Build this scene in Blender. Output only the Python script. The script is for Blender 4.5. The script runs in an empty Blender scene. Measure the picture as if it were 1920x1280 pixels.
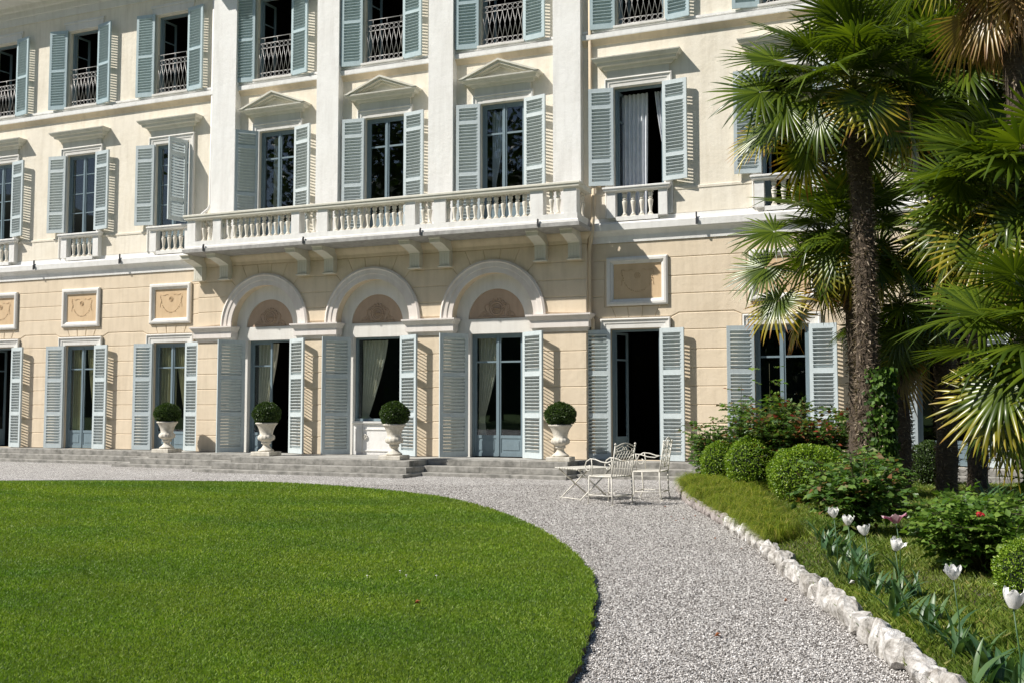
import bpy, math, random
import numpy as np
from mathutils import Vector, Matrix
R = math.radians
random.seed(7)
S = bpy.context.scene
COL = S.collection
# ---------------------------------------------------------------- camera
cam = bpy.data.cameras.new('camera'); camo = bpy.data.objects.new('camera', cam); COL.objects.link(camo)
cam.sensor_width = 36; cam.lens = 35.36; cam.clip_start = .05; cam.clip_end = 600
camo.location = (0, -21.9955, 1.55)
camo.rotation_euler = (R(90 + 3.6406), 0, R(22.4))
S.camera = camo
# ---------------------------------------------------------------- sky and sun
SD = Vector((-1.25, -1.0, 1.63)).normalized()      # towards the sun
w = bpy.data.worlds.new('World'); S.world = w; w.use_nodes = True
nt = w.node_tree; bg = nt.nodes['Background']
sky = nt.nodes.new('ShaderNodeTexSky'); sky.sky_type = 'NISHITA'; sky.sun_disc = False
sky.sun_elevation = math.asin(SD.z); sky.sun_rotation = math.atan2(SD.x, SD.y)
sky.air_density = 1.0; sky.dust_density = 0.6; sky.ozone_density = 1.5
nt.links.new(sky.outputs[0], bg.inputs[0]); bg.inputs[1].default_value = 0.066
sl = bpy.data.lights.new('sun', 'SUN'); sl.energy = 4.9; sl.angle = R(.5); sl.color = (1, .955, .88)
slo = bpy.data.objects.new('sun', sl); COL.objects.link(slo)
slo.rotation_euler = SD.to_track_quat('Z', 'Y').to_euler(); slo.location = (-20, -30, 30)
S.view_settings.view_transform = 'Standard'; S.view_settings.look = 'None'
S.view_settings.exposure = 0.36; S.view_settings.gamma = 1
# ---------------------------------------------------------------- materials
MATS = {}
def nodes_of(name):
    m = bpy.data.materials.new(name); m.use_nodes = True; MATS[name] = m
    nt = m.node_tree; b = nt.nodes['Principled BSDF']
    return m, nt, b, nt.nodes['Material Output']
def N(nt, t, **kw):
    n = nt.nodes.new(t)
    for k, v in kw.items():
        if k in n.inputs: n.inputs[k].default_value = v
        else: setattr(n, k, v)
    return n
def rgba(c): return (c[0], c[1], c[2], 1)
def ramp(nt, src, stops, interp='LINEAR'):
    r = nt.nodes.new('ShaderNodeValToRGB'); r.color_ramp.interpolation = interp
    el = r.color_ramp.elements
    while len(el) < len(stops): el.new(.5)
    for e, (p, c) in zip(el, stops): e.position = p; e.color = rgba(c)
    nt.links.new(src, r.inputs[0]); return r
def mixc(nt, fac, a, b, mode='MIX'):
    m = nt.nodes.new('ShaderNodeMix'); m.data_type = 'RGBA'; m.blend_type = mode
    for i, v in ((0, fac), (6, a), (7, b)):
        if isinstance(v, (int, float)): m.inputs[i].default_value = v
        elif isinstance(v, tuple): m.inputs[i].default_value = rgba(v)
        else: nt.links.new(v, m.inputs[i])
    return m.outputs[2]
def noise(nt, scale, detail=4, rough=.6, vec=None, dist=0):
    n = N(nt, 'ShaderNodeTexNoise', Scale=scale, Detail=detail, Roughness=rough, Distortion=dist)
    if vec is None:
        g = N(nt, 'ShaderNodeNewGeometry'); vec = g.outputs['Position']
    nt.links.new(vec, n.inputs['Vector']); return n
def stretch(nt, s):
    g = N(nt, 'ShaderNodeNewGeometry'); m = N(nt, 'ShaderNodeMapping'); m.inputs['Scale'].default_value = s
    nt.links.new(g.outputs['Position'], m.inputs['Vector']); return m.outputs[0]
def bump(nt, b, h, strength=.3, dist=.01):
    bp = N(nt, 'ShaderNodeBump', Strength=strength, Distance=dist)
    nt.links.new(h, bp.inputs['Height']); nt.links.new(bp.outputs[0], b.inputs['Normal'])
def plaster(name, c, dark, rough=.85, sc=1.2, bs=.25, streak=.38, amt=1.0):
    m, nt, b, o = nodes_of(name)
    n1 = noise(nt, sc, 5, .65); n2 = noise(nt, 2.0, 4, .6, stretch(nt, (3.0, 3.0, .35)))
    r1 = ramp(nt, n1.outputs[0], [(.35, dark), (.62, c)])
    r2 = ramp(nt, n2.outputs[0], [(.30, tuple(x * .80 for x in dark)), (.55, c)])
    col = mixc(nt, streak, r1.outputs[0], r2.outputs[0])
    gm = N(nt, 'ShaderNodeNewGeometry')
    n3 = noise(nt, 60, 3, .7)
    nt.links.new(col, b.inputs['Base Color']); b.inputs['Roughness'].default_value = rough
    b.inputs['Specular IOR Level'].default_value = .2
    n4 = noise(nt, 7, 4, .6)
    s = N(nt, 'ShaderNodeMath', operation='ADD'); nt.links.new(n3.outputs[0], s.inputs[0])
    mu = N(nt, 'ShaderNodeMath', operation='MULTIPLY'); nt.links.new(n4.outputs[0], mu.inputs[0]); mu.inputs[1].default_value = 2.5
    nt.links.new(mu.outputs[0], s.inputs[1])
    bump(nt, b, s.outputs[0], bs, .01)
    return m
plaster('peach_plaster', (.74, .625, .475), (.67, .555, .41), bs=.35)
plaster('cream_plaster', (.84, .775, .66), (.75, .675, .55), bs=.4)
plaster('white_plaster', (.84, .83, .805), (.77, .75, .715), bs=.35)
plaster('trim_plaster', (.76, .74, .70), (.70, .67, .62), bs=.15)
plaster('hood_plaster', (.70, .68, .60), (.64, .61, .52), bs=.12)
plaster('pink_trim', (.76, .71, .67), (.70, .63, .57), bs=.15)
plaster('ochre_plaster', (.66, .49, .31), (.60, .43, .26), bs=.2, sc=4)
plaster('rose_plaster', (.52, .38, .28), (.47, .34, .25), bs=.2, sc=4)
plaster('relief_plaster', (.64, .46, .29), (.60, .42, .26), bs=.15, sc=5)
plaster('baluster_stone', (.80, .76, .68), (.66, .60, .50), bs=.3, sc=6)
plaster('step_stone', (.37, .355, .325), (.17, .165, .15), bs=.5, sc=5.0, streak=.12, rough=.9)
plaster('slab_stone', (.42, .41, .39), (.28, .27, .26), bs=.5, sc=8, streak=.4)
plaster('paving', (.42, .41, .38), (.30, .29, .27), bs=.3, sc=2)
plaster('urn_stone', (.72, .68, .60), (.46, .42, .34), bs=.3, sc=9)
plaster('pipe_paint', (.70, .58, .42), (.62, .50, .36), bs=.1)
plaster('interior', (.045, .04, .034), (.03, .027, .024), bs=.1)  # near-black: the gloom of the unlit rooms is put into the colour
plaster('roof_tile', (.32, .17, .11), (.22, .12, .08), bs=.8, sc=12)
def paint(name, c, rough=.45, var=.06, metallic=0):
    m, nt, b, o = nodes_of(name)
    n1 = noise(nt, 3.5, 5, .7, stretch(nt, (4, 4, 1.2)))
    r = ramp(nt, n1.outputs[0], [(.3, tuple(max(0, x * (1 - 2.2 * var)) for x in c)), (.7, tuple(min(1, x * (1 + var)) for x in c))])
    cc_ = r.outputs[0]
    if name.startswith('shutter'):
        oi = N(nt, 'ShaderNodeObjectInfo'); ro = ramp(nt, oi.outputs['Random'], [(0, (.88, .90, .91)), (1, (1.03, 1.02, 1.0))]); cc_ = mixc(nt, 1.0, cc_, ro.outputs[0], 'MULTIPLY')
    nt.links.new(cc_, b.inputs['Base Color']); b.inputs['Roughness'].default_value = rough
    b.inputs['Metallic'].default_value = metallic; b.inputs['Specular IOR Level'].default_value = .35
    n2 = noise(nt, 120, 2, .5, stretch(nt, (1, 1, .1))); bump(nt, b, n2.outputs[0], .12, .003)
    return m
paint('shutter_paint', (.575, .635, .65), .5, .05)
paint('shutter_paint_blue', (.45, .555, .585), .45, .05)
paint('door_paint', (.20, .265, .30), .4, .06)
paint('iron', (.055, .055, .06), .5, .1, .3)
paint('railing_metal', (.50, .485, .47), .45, .1, .4)
paint('white_metal', (.72, .69, .62), .45, .1)
paint('brass', (.5, .38, .18), .35, .1, .9)
def cloth(name, c, tr=.3):
    m, nt, b, o = nodes_of(name)
    n1 = noise(nt, 6, 3, .6); r = ramp(nt, n1.outputs[0], [(.3, tuple(x * .85 for x in c)), (.7, c)])
    nt.links.new(r.outputs[0], b.inputs['Base Color']); b.inputs['Roughness'].default_value = .9
    return m
cloth('cream_cloth', (.72, .66, .52)); cloth('grey_cloth', (.74, .76, .80)); cloth('yellow_cloth', (.46, .41, .24))
def glass():
    m, nt, b, o = nodes_of('window_glass')
    nt.nodes.remove(b)
    t = N(nt, 'ShaderNodeBsdfTransparent'); t.inputs[0].default_value = (.90, .94, .95, 1)
    g = N(nt, 'ShaderNodeBsdfGlossy', Roughness=.015); g.inputs[0].default_value = (.95, .97, 1, 1)
    lw = N(nt, 'ShaderNodeLayerWeight', Blend=.5); pw = N(nt, 'ShaderNodeMath', operation='POWER'); pw.inputs[1].default_value = 5; nt.links.new(lw.outputs['Facing'], pw.inputs[0]); f = N(nt, 'ShaderNodeMath', operation='MULTIPLY_ADD'); nt.links.new(pw.outputs[0], f.inputs[0]); f.inputs[1].default_value = .94; f.inputs[2].default_value = .055; mx = N(nt, 'ShaderNodeMixShader')
    nn = noise(nt, 1.6, 1, .4); bp = N(nt, 'ShaderNodeBump', Strength=.02, Distance=.05)
    nt.links.new(nn.outputs[0], bp.inputs['Height']); nt.links.new(bp.outputs[0], g.inputs['Normal'])
    nt.links.new(f.outputs[0], mx.inputs[0]); nt.links.new(t.outputs[0], mx.inputs[1]); nt.links.new(g.outputs[0], mx.inputs[2])
    nt.links.new(mx.outputs[0], o.inputs[0])
glass()
def leafmat(name, stops, rough=.45, trans=.35, spec=.4, nscale=None, nmix=.4, ncol=None):
    m, nt, b, o = nodes_of(name)
    g = N(nt, 'ShaderNodeNewGeometry')
    r = ramp(nt, g.outputs['Random Per Island'], stops); col = r.outputs[0]
    if nscale:
        n = noise(nt, nscale, 6, .72); rr = ramp(nt, n.outputs[0], [(.40, (0, 0, 0)), (.64, (1, 1, 1))])
        n9 = noise(nt, .35, 2, .5, stretch(nt, (1, 2.2, 1))); r9 = ramp(nt, n9.outputs[0], [(.35, (.70, .80, .8)), (.65, (1.30, 1.15, 1))]); col = mixc(nt, 1.0, col, r9.outputs[0], 'MULTIPLY')
        mm = N(nt, 'ShaderNodeMath', operation='MULTIPLY'); mm.inputs[1].default_value = nmix
        nt.links.new(rr.outputs[0], mm.inputs[0]); col = mixc(nt, mm.outputs[0], col, ncol)
    nt.links.new(col, b.inputs['Base Color']); b.inputs['Roughness'].default_value = rough
    b.inputs['Specular IOR Level'].default_value = spec
    t = N(nt, 'ShaderNodeBsdfTranslucent'); br = mixc(nt, 1.0, col, (1.25, 1.35, .6), 'MULTIPLY')
    nt.links.new(br, t.inputs[0]); mx = N(nt, 'ShaderNodeMixShader'); mx.inputs[0].default_value = trans
    nt.links.new(b.outputs[0], mx.inputs[1]); nt.links.new(t.outputs[0], mx.inputs[2]); nt.links.new(mx.outputs[0], o.inputs[0])
    return m
# ---------------------------------------------------------------- mesh helpers
class MB:
    def __init__(s): s.v = []; s.f = []; s.sm = []
    def add(s, vs, fs, smooth=False):
        n = len(s.v); s.v += [tuple(v) for v in vs]; s.f += [tuple(i + n for i in f) for f in fs]; s.sm += [smooth] * len(fs)
    def box(s, x0, x1, y0, y1, z0, z1, M=None):
        vs = [(x, y, z) for x in (x0, x1) for y in (y0, y1) for z in (z0, z1)]
        if M is not None: vs = [M @ Vector(v) for v in vs]
        s.add(vs, [(0, 1, 3, 2), (4, 6, 7, 5), (0, 4, 5, 1), (2, 3, 7, 6), (0, 2, 6, 4), (1, 5, 7, 3)])
    def bbox(s, x0, x1, y0, y1, z0, z1, c=.01):       # chamfered box (front -Y, sides, top)
        s.loftx([(x0 + c, x1 - c, y0 + c, y1 - c, z0), (x0, x1, y0, y1, z0 + c), (x0, x1, y0, y1, z1 - c), (x0 + c, x1 - c, y0 + c, y1 - c, z1)])
    def loftx(s, secs):       # stacked rectangles (x0,x1,y0,y1,z)
        vs = []
        for a in secs: vs += [(a[0], a[2], a[4]), (a[1], a[2], a[4]), (a[1], a[3], a[4]), (a[0], a[3], a[4])]
        fs = [(3, 2, 1, 0)]
        for i in range(len(secs) - 1):
            for k in range(4):
                j = (k + 1) % 4; fs.append((4 * i + k, 4 * i + j, 4 * i + 4 + j, 4 * i + 4 + k))
        n = 4 * (len(secs) - 1); fs.append((n, n + 1, n + 2, n + 3)); s.add(vs, fs)
    def cornice(s, x0, x1, prof, yw=0, back=0.0, sides=(1, 1)):   # prof [(z, projection)]
        s.loftx([(x0 - p * sides[0], x1 + p * sides[1], yw - p, yw + back, z) for z, p in prof])
    def prism(s, poly, y0, y1, ch=0):     # polygon in XZ (ccw seen from -Y), from y1(back) to y0(front), optional chamfer
        n = len(poly)
        if ch:
            P = inset(poly, ch)
            vs = [(x, y1, z) for x, z in poly] + [(x, y0 + ch, z) for x, z in poly] + [(x, y0, z) for x, z in P]
            fs = [tuple(range(2 * n, 3 * n)), tuple(range(n))[::-1]]
            for r in (0, n):
                for i in range(n):
                    j = (i + 1) % n; fs.append((r + i, r + j, r + n + j, r + n + i))
        else:
            vs = [(x, y1, z) for x, z in poly] + [(x, y0, z) for x, z in poly]
            fs = [tuple(range(n, 2 * n)), tuple(range(n))[::-1]]
            for i in range(n):
                j = (i + 1) % n; fs.append((i, j, n + j, n + i))
        s.add(vs, fs)
    def tube(s, pts, r, seg=8, r1=None, cap=True, smooth=True):
        pts = [Vector(p) for p in pts]; n = len(pts); vs = []; fs = []
        rs = r if isinstance(r, (list, tuple)) else [r + (0 if r1 is None else (r1 - r) * i / max(1, n - 1)) for i in range(n)]
        t0 = (pts[1] - pts[0]).normalized(); up = Vector((0, 0, 1)) if abs(t0.z) < .9 else Vector((1, 0, 0))
        u = t0.cross(up).normalized()
        for i, p in enumerate(pts):
            t = (pts[min(i + 1, n - 1)] - pts[max(i - 1, 0)]).normalized()
            u = (u - t * u.dot(t)); u = u.normalized() if u.length > 1e-6 else t.orthogonal().normalized()
            v = t.cross(u)
            for k in range(seg):
                a = 2 * math.pi * k / seg; vs.append(p + (u * math.cos(a) + v * math.sin(a)) * rs[i])
        for i in range(n - 1):
            for k in range(seg):
                j = (k + 1) % seg; fs.append((i * seg + k, i * seg + j, (i + 1) * seg + j, (i + 1) * seg + k))
        if cap: fs += [tuple(range(seg))[::-1], tuple(range((n - 1) * seg, n * seg))]
        s.add(vs, fs, smooth)
    def lathe(s, prof, seg=16, c=(0, 0, 0), smooth=True, rf=None):
        vs = []; fs = []; n = len(prof)
        for i, (r, z) in enumerate(prof):
            for k in range(seg):
                a = 2 * math.pi * k / seg; q = r if rf is None else rf(r, z, a)
                vs.append((c[0] + q * math.cos(a), c[1] + q * math.sin(a), c[2] + z))
        for i in range(n - 1):
            for k in range(seg):
                j = (k + 1) % seg; fs.append((i * seg + k, i * seg + j, (i + 1) * seg + j, (i + 1) * seg + k))
        fs += [tuple(range(seg))[::-1], tuple(range((n - 1) * seg, n * seg))]
        s.add(vs, fs, smooth)
    def mesh(s, name):
        me = bpy.data.meshes.new(name); me.from_pydata(s.v, [], s.f); me.validate(); me.update()
        me.polygons.foreach_set('use_smooth', s.sm[:len(me.polygons)] if len(s.sm) == len(me.polygons) else [False] * len(me.polygons))
        return me
    def build(s, name, mat, parent=None):
        return link(name, s.mesh(name), mat, parent)
def inset(poly, d):
    n = len(poly); out = []
    for i in range(n):
        p0 = Vector(poly[i - 1]); p1 = Vector(poly[i]); p2 = Vector(poly[(i + 1) % n])
        a = (p1 - p0).normalized(); b = (p2 - p1).normalized()
        na = Vector((-a.y, a.x)); nb = Vector((-b.y, b.x)); m = na + nb
        k = d / max(.35, (1 + na.dot(nb))) ; q = p1 + m * k
        out.append((q.x, q.y))
    return out
def link(name, me, mat=None, parent=None):
    o = bpy.data.objects.new(name, me); COL.objects.link(o)
    if mat is not None and not me.materials: me.materials.append(MATS[mat] if isinstance(mat, str) else mat)
    if parent is not None: o.parent = parent
    return o
def tag(o, label=None, cat=None, group=None, kind=None):
    if label: o['label'] = label
    if cat: o['category'] = cat
    if group: o['group'] = group
    if kind: o['kind'] = kind
    return o
def thing(name, label, cat, loc=(0, 0, 0), rz=0, group=None):
    o = bpy.data.objects.new(name, None); COL.objects.link(o); o.location = loc; o.rotation_euler = (0, 0, rz)
    o.empty_display_size = .2
    return tag(o, label, cat, group)
def place(o, loc, rz=0, sc=None):
    o.location = loc; o.rotation_euler = (0, 0, rz)
    if sc: o.scale = sc
    return o
def npmesh(name, V, F, mat, parent=None, smooth=False):
    me = bpy.data.meshes.new(name); V = np.asarray(V, dtype=np.float32); F = np.asarray(F, dtype=np.int32)
    k = F.shape[1]; me.vertices.add(len(V)); me.vertices.foreach_set('co', V.ravel())
    me.loops.add(F.size); me.loops.foreach_set('vertex_index', F.ravel())
    me.polygons.add(len(F)); me.polygons.foreach_set('loop_start', np.arange(0, F.size, k, dtype=np.int32))
    me.update(calc_edges=True)
    if smooth: me.polygons.foreach_set('use_smooth', [True] * len(F))
    return link(name, me, mat, parent)
# ---------------------------------------------------------------- villa
TZ = .33
GF = [-28.88, -25.68, -22.48, -19.24, -15.97, -12.73, -9.47, -6.05, -2.84, .38, 3.58]
F1 = [-29.1, -25.87, -22.61, -19.32, -15.80, -12.54, -9.30, -5.94, -2.62, .55, 3.75]
F2 = [-29.1, -25.86, -22.66, -19.39, -15.95, -12.60, -9.33, -5.88, -2.60, .65, 3.85]
XL, XA, XB, XR = -31.2, -18.12, -7.12, 6.0
villa = thing('villa', 'large cream and peach neoclassical villa with grey shutters behind the gravel forecourt', 'villa', (-12.6, 0, 0))
VP = Matrix.Translation((12.6, 0, 0))
def vpart(mb, name, mat, parent=None):
    o = mb.build(name, mat, parent or villa)
    if parent is None: o.matrix_parent_inverse = VP
    return o
def vadopt(o): o.parent = villa; o.matrix_parent_inverse = VP; return o
def wallgrid(mb, x0, x1, z0, z1, holes, y, dep=.3):
    xs = sorted({x0, x1} | {h[0] for h in holes} | {h[1] for h in holes}); zs = sorted({z0, z1} | {h[2] for h in holes} | {h[3] for h in holes})
    for i in range(len(xs) - 1):
        j = 0
        while j < len(zs) - 1:
            cx, cz = (xs[i] + xs[i + 1]) / 2, (zs[j] + zs[j + 1]) / 2
            if not any(h[0] < cx < h[1] and h[2] < cz < h[3] for h in holes):
                mb.add([(xs[i], y, zs[j]), (xs[i + 1], y, zs[j]), (xs[i + 1], y, zs[j + 1]), (xs[i], y, zs[j + 1])], [(0, 1, 2, 3)])
            j += 1
    for a, b, c, d in holes:
        q = [(a, c), (b, c), (b, d), (a, d)]
        for k in range(4):
            (p, r), (s_, t) = q[k], q[(k + 1) % 4]
            mb.add([(p, y, r), (s_, y, t), (s_, y + dep, t), (p, y + dep, r)], [(0, 1, 2, 3)])
CS = [TZ, .762, 1.165, 1.57, 1.98, 2.385, 2.796, 3.226]
CH = .017; BKP = .022
def wing(cs, xa, xb):
    mb = MB()
    wallgrid(mb, xa, xb, TZ - .3, 5.25, [(c - .58, c + .58, TZ, 3.27) for c in cs], BKP)
    ed = [xa] + cs + [xb]
    for i in range(len(ed) - 1):
        a, b = ed[i], ed[i + 1]; oa = 0 if i == 0 else 1; ob = 0 if i == len(ed) - 2 else 1
        for k in range(len(CS) - 1):
            mb.prism([(a + oa * .60, CS[k]), (b - ob * .60, CS[k]), (b - ob * .60, CS[k + 1]), (a + oa * .60, CS[k + 1])], 0, BKP, CH)
        L1 = [(a + .83, 3.226), (b - .83, 3.226), (b - .83, 3.52), (b - 1.0, 3.6), (a + 1.0, 3.6), (a + .83, 3.52)]
        if not oa: L1 = [(a, 3.226)] + L1[1:4] + [(a, 3.6)]
        if not ob: L1 = [L1[0], (b, 3.226), (b, 3.6)] + (L1[4:] if oa else [(a, 3.6)])
        mb.prism(L1, 0, BKP, CH)
        LA = [(a + .45, 3.53), (a + .83, 3.53), (a + 1.0, 3.61)]; LB = [(b - 1.0, 3.61), (b - .83, 3.53), (b - .45, 3.53), (b - .55, 3.79), (b - .72, 3.79), (b - .72, 4.03)]
        LC = [(a + .72, 4.03), (a + .72, 3.79), (a + .55, 3.79)]
        if not oa: LA = [(a, 3.61)]; LC = [(a, 4.03)]
        if not ob: LB = [(b, 3.61), (b, 4.03)]
        mb.prism(LA + LB + LC, 0, BKP, CH)
        for z0, z1 in ((4.03, 4.43), (4.43, 4.85)):
            mb.prism([(a + oa * .72, z0), (b - ob * .72, z0), (b - ob * .72, z1), (a + oa * .72, z1)], 0, BKP, CH)
    mb.prism([(xa, 4.85), (xb, 4.85), (xb, 5.25), (xa, 5.25)], 0, BKP, CH)
    for c in cs:
        for (p, q), (r, s) in (((-.45, -.55), (-.15, -.18)), ((-.15, -.18), (.15, .18)), ((.15, .18), (.45, .55))):
            mb.prism([(c + p, 3.53), (c + r, 3.53), (c + s, 3.79), (c + q, 3.79)], 0, BKP, CH)
    return mb
vpart(wing(GF[:4], XL, XA), 'rusticated_wall', 'peach_plaster')
vpart(wing(GF[7:], XB, XR), 'rusticated_wall', 'peach_plaster')
# centre, arched
ZC, RI, RO, YC = 3.64, 1.05, 1.36, -.25
arc = [R(a) for a in range(-90, 91, 6)]
cc = GF[4:7]
mb = MB()
ed = [XA] + cc + [XB]
for i in range(4):
    a = ed[i] + (RI if i else 0); b = ed[i + 1] - (RI if i < 3 else 0)
    mb.box(a, b, YC + BKP, .02, TZ - .3, 5.25)
    for k in range(len(CS) - 1): mb.prism([(a + .003, CS[k]), (b - .003, CS[k]), (b - .003, CS[k + 1]), (a + .003, CS[k + 1])], YC, YC + BKP, CH)
for c in cc:
    for p, q in zip(arc[:-1], arc[1:]):
        x0, z0, x1, z1 = c + RI * math.sin(p), ZC + RI * math.cos(p), c + RI * math.sin(q), ZC + RI * math.cos(q)
        mb.add([(x0, YC + BKP, z0), (x1, YC + BKP, z1), (x1, YC + BKP, 5.25), (x0, YC + BKP, 5.25)], [(0, 1, 2, 3)])
        mb.add([(x0, YC + BKP, z0), (x1, YC + BKP, z1), (x1, .0, z1), (x0, .0, z0)], [(0, 1, 2, 3)])
def rp(c, a, r=1.30): return (c + r * math.sin(R(a)), ZC + r * math.cos(R(a)))
def rarc(c, a0, a1, n=4): return [rp(c, a0 + (a1 - a0) * i / n) for i in range(n + 1)]
T8, T24, T41 = 1.61 * math.tan(R(8)), 1.61 * math.tan(R(24)), 1.205 * math.tan(R(41))
for c in cc:
    mb.prism(rarc(c, -8, 8)[::1] + [(c + T8, 5.25), (c - T8, 5.25)], YC, YC + BKP, CH)
    mb.prism(rarc(c, 8, 24) + [(c + T24, 5.25), (c + T8, 5.25)], YC, YC + BKP, CH)
    mb.prism(rarc(c, -24, -8) + [(c - T8, 5.25), (c - T24, 5.25)], YC, YC + BKP, CH)
for i in range(4):
    a, b = ed[i], ed[i + 1]; oa = i > 0; ob = i < 3
    A = lambda z, pts: pts if oa else [(a, z)]
    rows = [
        ([rp(a, 56)] and rarc(a, 24, 41)[::1], None)]
    def blk(la, lb, za_top, za_bot):       # la: left boundary (bottom->top), lb: right boundary (bottom->top)
        L = la if oa else [(a, za_bot), (a, za_top)]
        Rr = lb if ob else [(b, za_bot), (b, za_top)]
        mb.prism(Rr + L[::-1], YC, YC + BKP, CH)
    blk([rp(a, 88), rp(a, 80), rp(a, 72.5)], [rp(b, -88), rp(b, -80), rp(b, -72.5)], 4.03, ZC)
    e2 = 1.3 * math.sin(R(56)) + .09
    blk([rp(a, 72.5), rp(a, 64), rp(a, 56), (a + e2, 4.43)], [rp(b, -72.5), rp(b, -64), rp(b, -56), (b - e2, 4.43)], 4.43, 4.03)
    blk([(a + e2, 4.43), rp(a, 56), rp(a, 48), rp(a, 41), (a + T41, 4.845)], [(b - e2, 4.43), rp(b, -56), rp(b, -48), rp(b, -41), (b - T41, 4.845)], 4.845, 4.43)
    blk([(a + T41, 4.845), rp(a, 41), rp(a, 32), rp(a, 24), (a + T24, 5.25)], [(b - T41, 4.845), rp(b, -41), rp(b, -32), rp(b, -24), (b - T24, 5.25)], 5.25, 4.845)
vpart(mb, 'rusticated_wall', 'peach_plaster')
# recessed wall behind each arch
for c in cc:
    mb = MB()
    x = .69
    mb.add([(c - RI, 0, TZ - .3), (c - x, 0, TZ - .3), (c - x, 0, 3.27), (c - RI, 0, 3.27)], [(0, 1, 2, 3)])
    mb.add([(c + x, 0, TZ - .3), (c + RI, 0, TZ - .3), (c + RI, 0, 3.27), (c + x, 0, 3.27)], [(0, 1, 2, 3)])
    mb.box(c - x, c - x + .002, 0, .3, TZ, 3.27); mb.box(c + x - .002, c + x, 0, .3, TZ, 3.27); mb.box(c - x, c + x, 0.001, .3, 3.268, 3.28)
    mb.add([(c - RI, 0, 3.27), (c + RI, 0, 3.27), (c + RI, 0, 3.62), (c - RI, 0, 3.62)], [(0, 1, 2, 3)])
    P = [(c + r * math.sin(p), ZC - .04 + r * math.cos(p)) for p in arc for r in (.735,)]
    Q = [(c + RI * 1.01 * math.sin(p), ZC + RI * 1.01 * math.cos(p)) for p in arc]
    for k in range(len(P) - 1):
        mb.add([(P[k][0], -.005, P[k][1]), (P[k + 1][0], -.005, P[k + 1][1]), (Q[k + 1][0], -.005, Q[k + 1][1]), (Q[k][0], -.005, Q[k][1])], [(0, 1, 2, 3)])
        mb.add([(P[k][0], -.005, P[k][1]), (P[k + 1][0], -.005, P[k + 1][1]), (P[k + 1][0], .035, P[k + 1][1]), (P[k][0], .035, P[k][1])], [(0, 1, 2, 3)])
    vpart(mb, 'arch_infill_wall', 'trim_plaster')
    mb = MB(); mb.prism([(c + .75 * math.sin(p), ZC - .04 + .75 * math.cos(p)) for p in arc][::-1], .03, .06)
    ty = vpart(mb, 'tympanum', 'rose_plaster')
    mb = MB()
    def loop(cx, cz, r, rr=.014, a0=0, a1=360, y=.025, sx=1):
        n = 18; mb.tube([(cx + sx * r * math.cos(R(a0 + (a1 - a0) * t / n)), y, cz + r * math.sin(R(a0 + (a1 - a0) * t / n))) for t in range(n + 1)], rr, 5)
    zc = 3.86
    loop(c, zc, .15, .02); loop(c, zc, .20, .012); loop(c, zc, .10, .012)
    mb.lathe([(.001, 0), (.06, .01), (.085, -.01)], 12, (c, .03, zc))
    for sd in (-1, 1):
        loop(c + sd * .31, 3.72, .07, .014, 20, 330, sx=sd); loop(c + sd * .31, 3.72, .035, .012); loop(c + sd * .22, 3.88, .10, .015, -60, 120, sx=sd)
        loop(c + sd * .40, 3.70, .05, .012, -120, 140, sx=sd); mb.tube([(c + sd * .12, .025, 3.66), (c + sd * .28, .02, 3.645), (c + sd * .48, .025, 3.66)], BKP, 5)
        for q in range(7):
            a = R(20 + q * 24); mb.tube([(c + sd * .2 * math.cos(a), .025, zc + .2 * abs(math.sin(a))), (c + sd * .25 * math.cos(a), .015, zc + .25 * abs(math.sin(a)))], .014, 5)
    rl = vpart(mb, 'relief', 'relief_plaster', ty)
    rl.data.materials.clear(); rl.data.materials.append(MATS['rose_plaster'])
    # archivolt ring
    mb = MB(); prof = [(RO, YC + .01), (RO, YC - .05), (RO - .05, YC - .075), (RO - .075, YC - .045), (1.185, YC - .04), (1.175, YC - .02), (RI, YC - .018), (RI, YC + .02)]
    vs = [(c + r * math.sin(p), y, ZC + r * math.cos(p)) for p in [R(a) for a in range(-90, 91, 4)] for r, y in prof]; n = len(prof); fs = []
    for i in range(45):
        for k in range(n - 1): fs.append((i * n + k, (i + 1) * n + k, (i + 1) * n + k + 1, i * n + k + 1))
    mb.add(vs, fs); vpart(mb, 'archivolt', 'pink_trim')
IMP = [(3.24, .0), (3.325, .045), (3.335, .09), (3.50, .09), (3.515, .11), (3.59, .165), (3.60, .185), (3.636, .185)]
for i in range(4):
    a = ed[i] + (RI if i else 0); b = ed[i + 1] - (RI if i < 3 else 0)
    mb = MB(); mb.cornice(a, b, IMP, YC, .2, (.75, .75)); vpart(mb, 'impost', 'pink_trim')
# upper walls
for a, b, idx, zb in ((XL, XA, range(0, 4), 5.80), (XA, XB, range(4, 7), 5.62), (XB, XR, range(7, 11), 5.80)):
    mb = MB(); hs = [(F1[i] - .58, F1[i] + .58, zb, 8.85) for i in idx] + [(F2[i] - .55, F2[i] + .55, 10.27, 12.56) for i in idx]
    wallgrid(mb, a, b, 5.25, 14.0, hs, 0); vpart(mb, 'upper_wall', 'cream_plaster')
for a, b in ((-17.80, -17.03), (-14.46, -13.80), (-11.21, -10.54), (-7.94, -7.26)):
    mb = MB(); mb.bbox(a, b, -.22, .02, 5.62, 13.1, .008); mb.cornice(a, b, [(5.62, .05), (5.95, .05), (5.99, .015), (6.0, 0)], -.22, .02)
    vpart(mb, 'pilaster', 'white_plaster')
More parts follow.
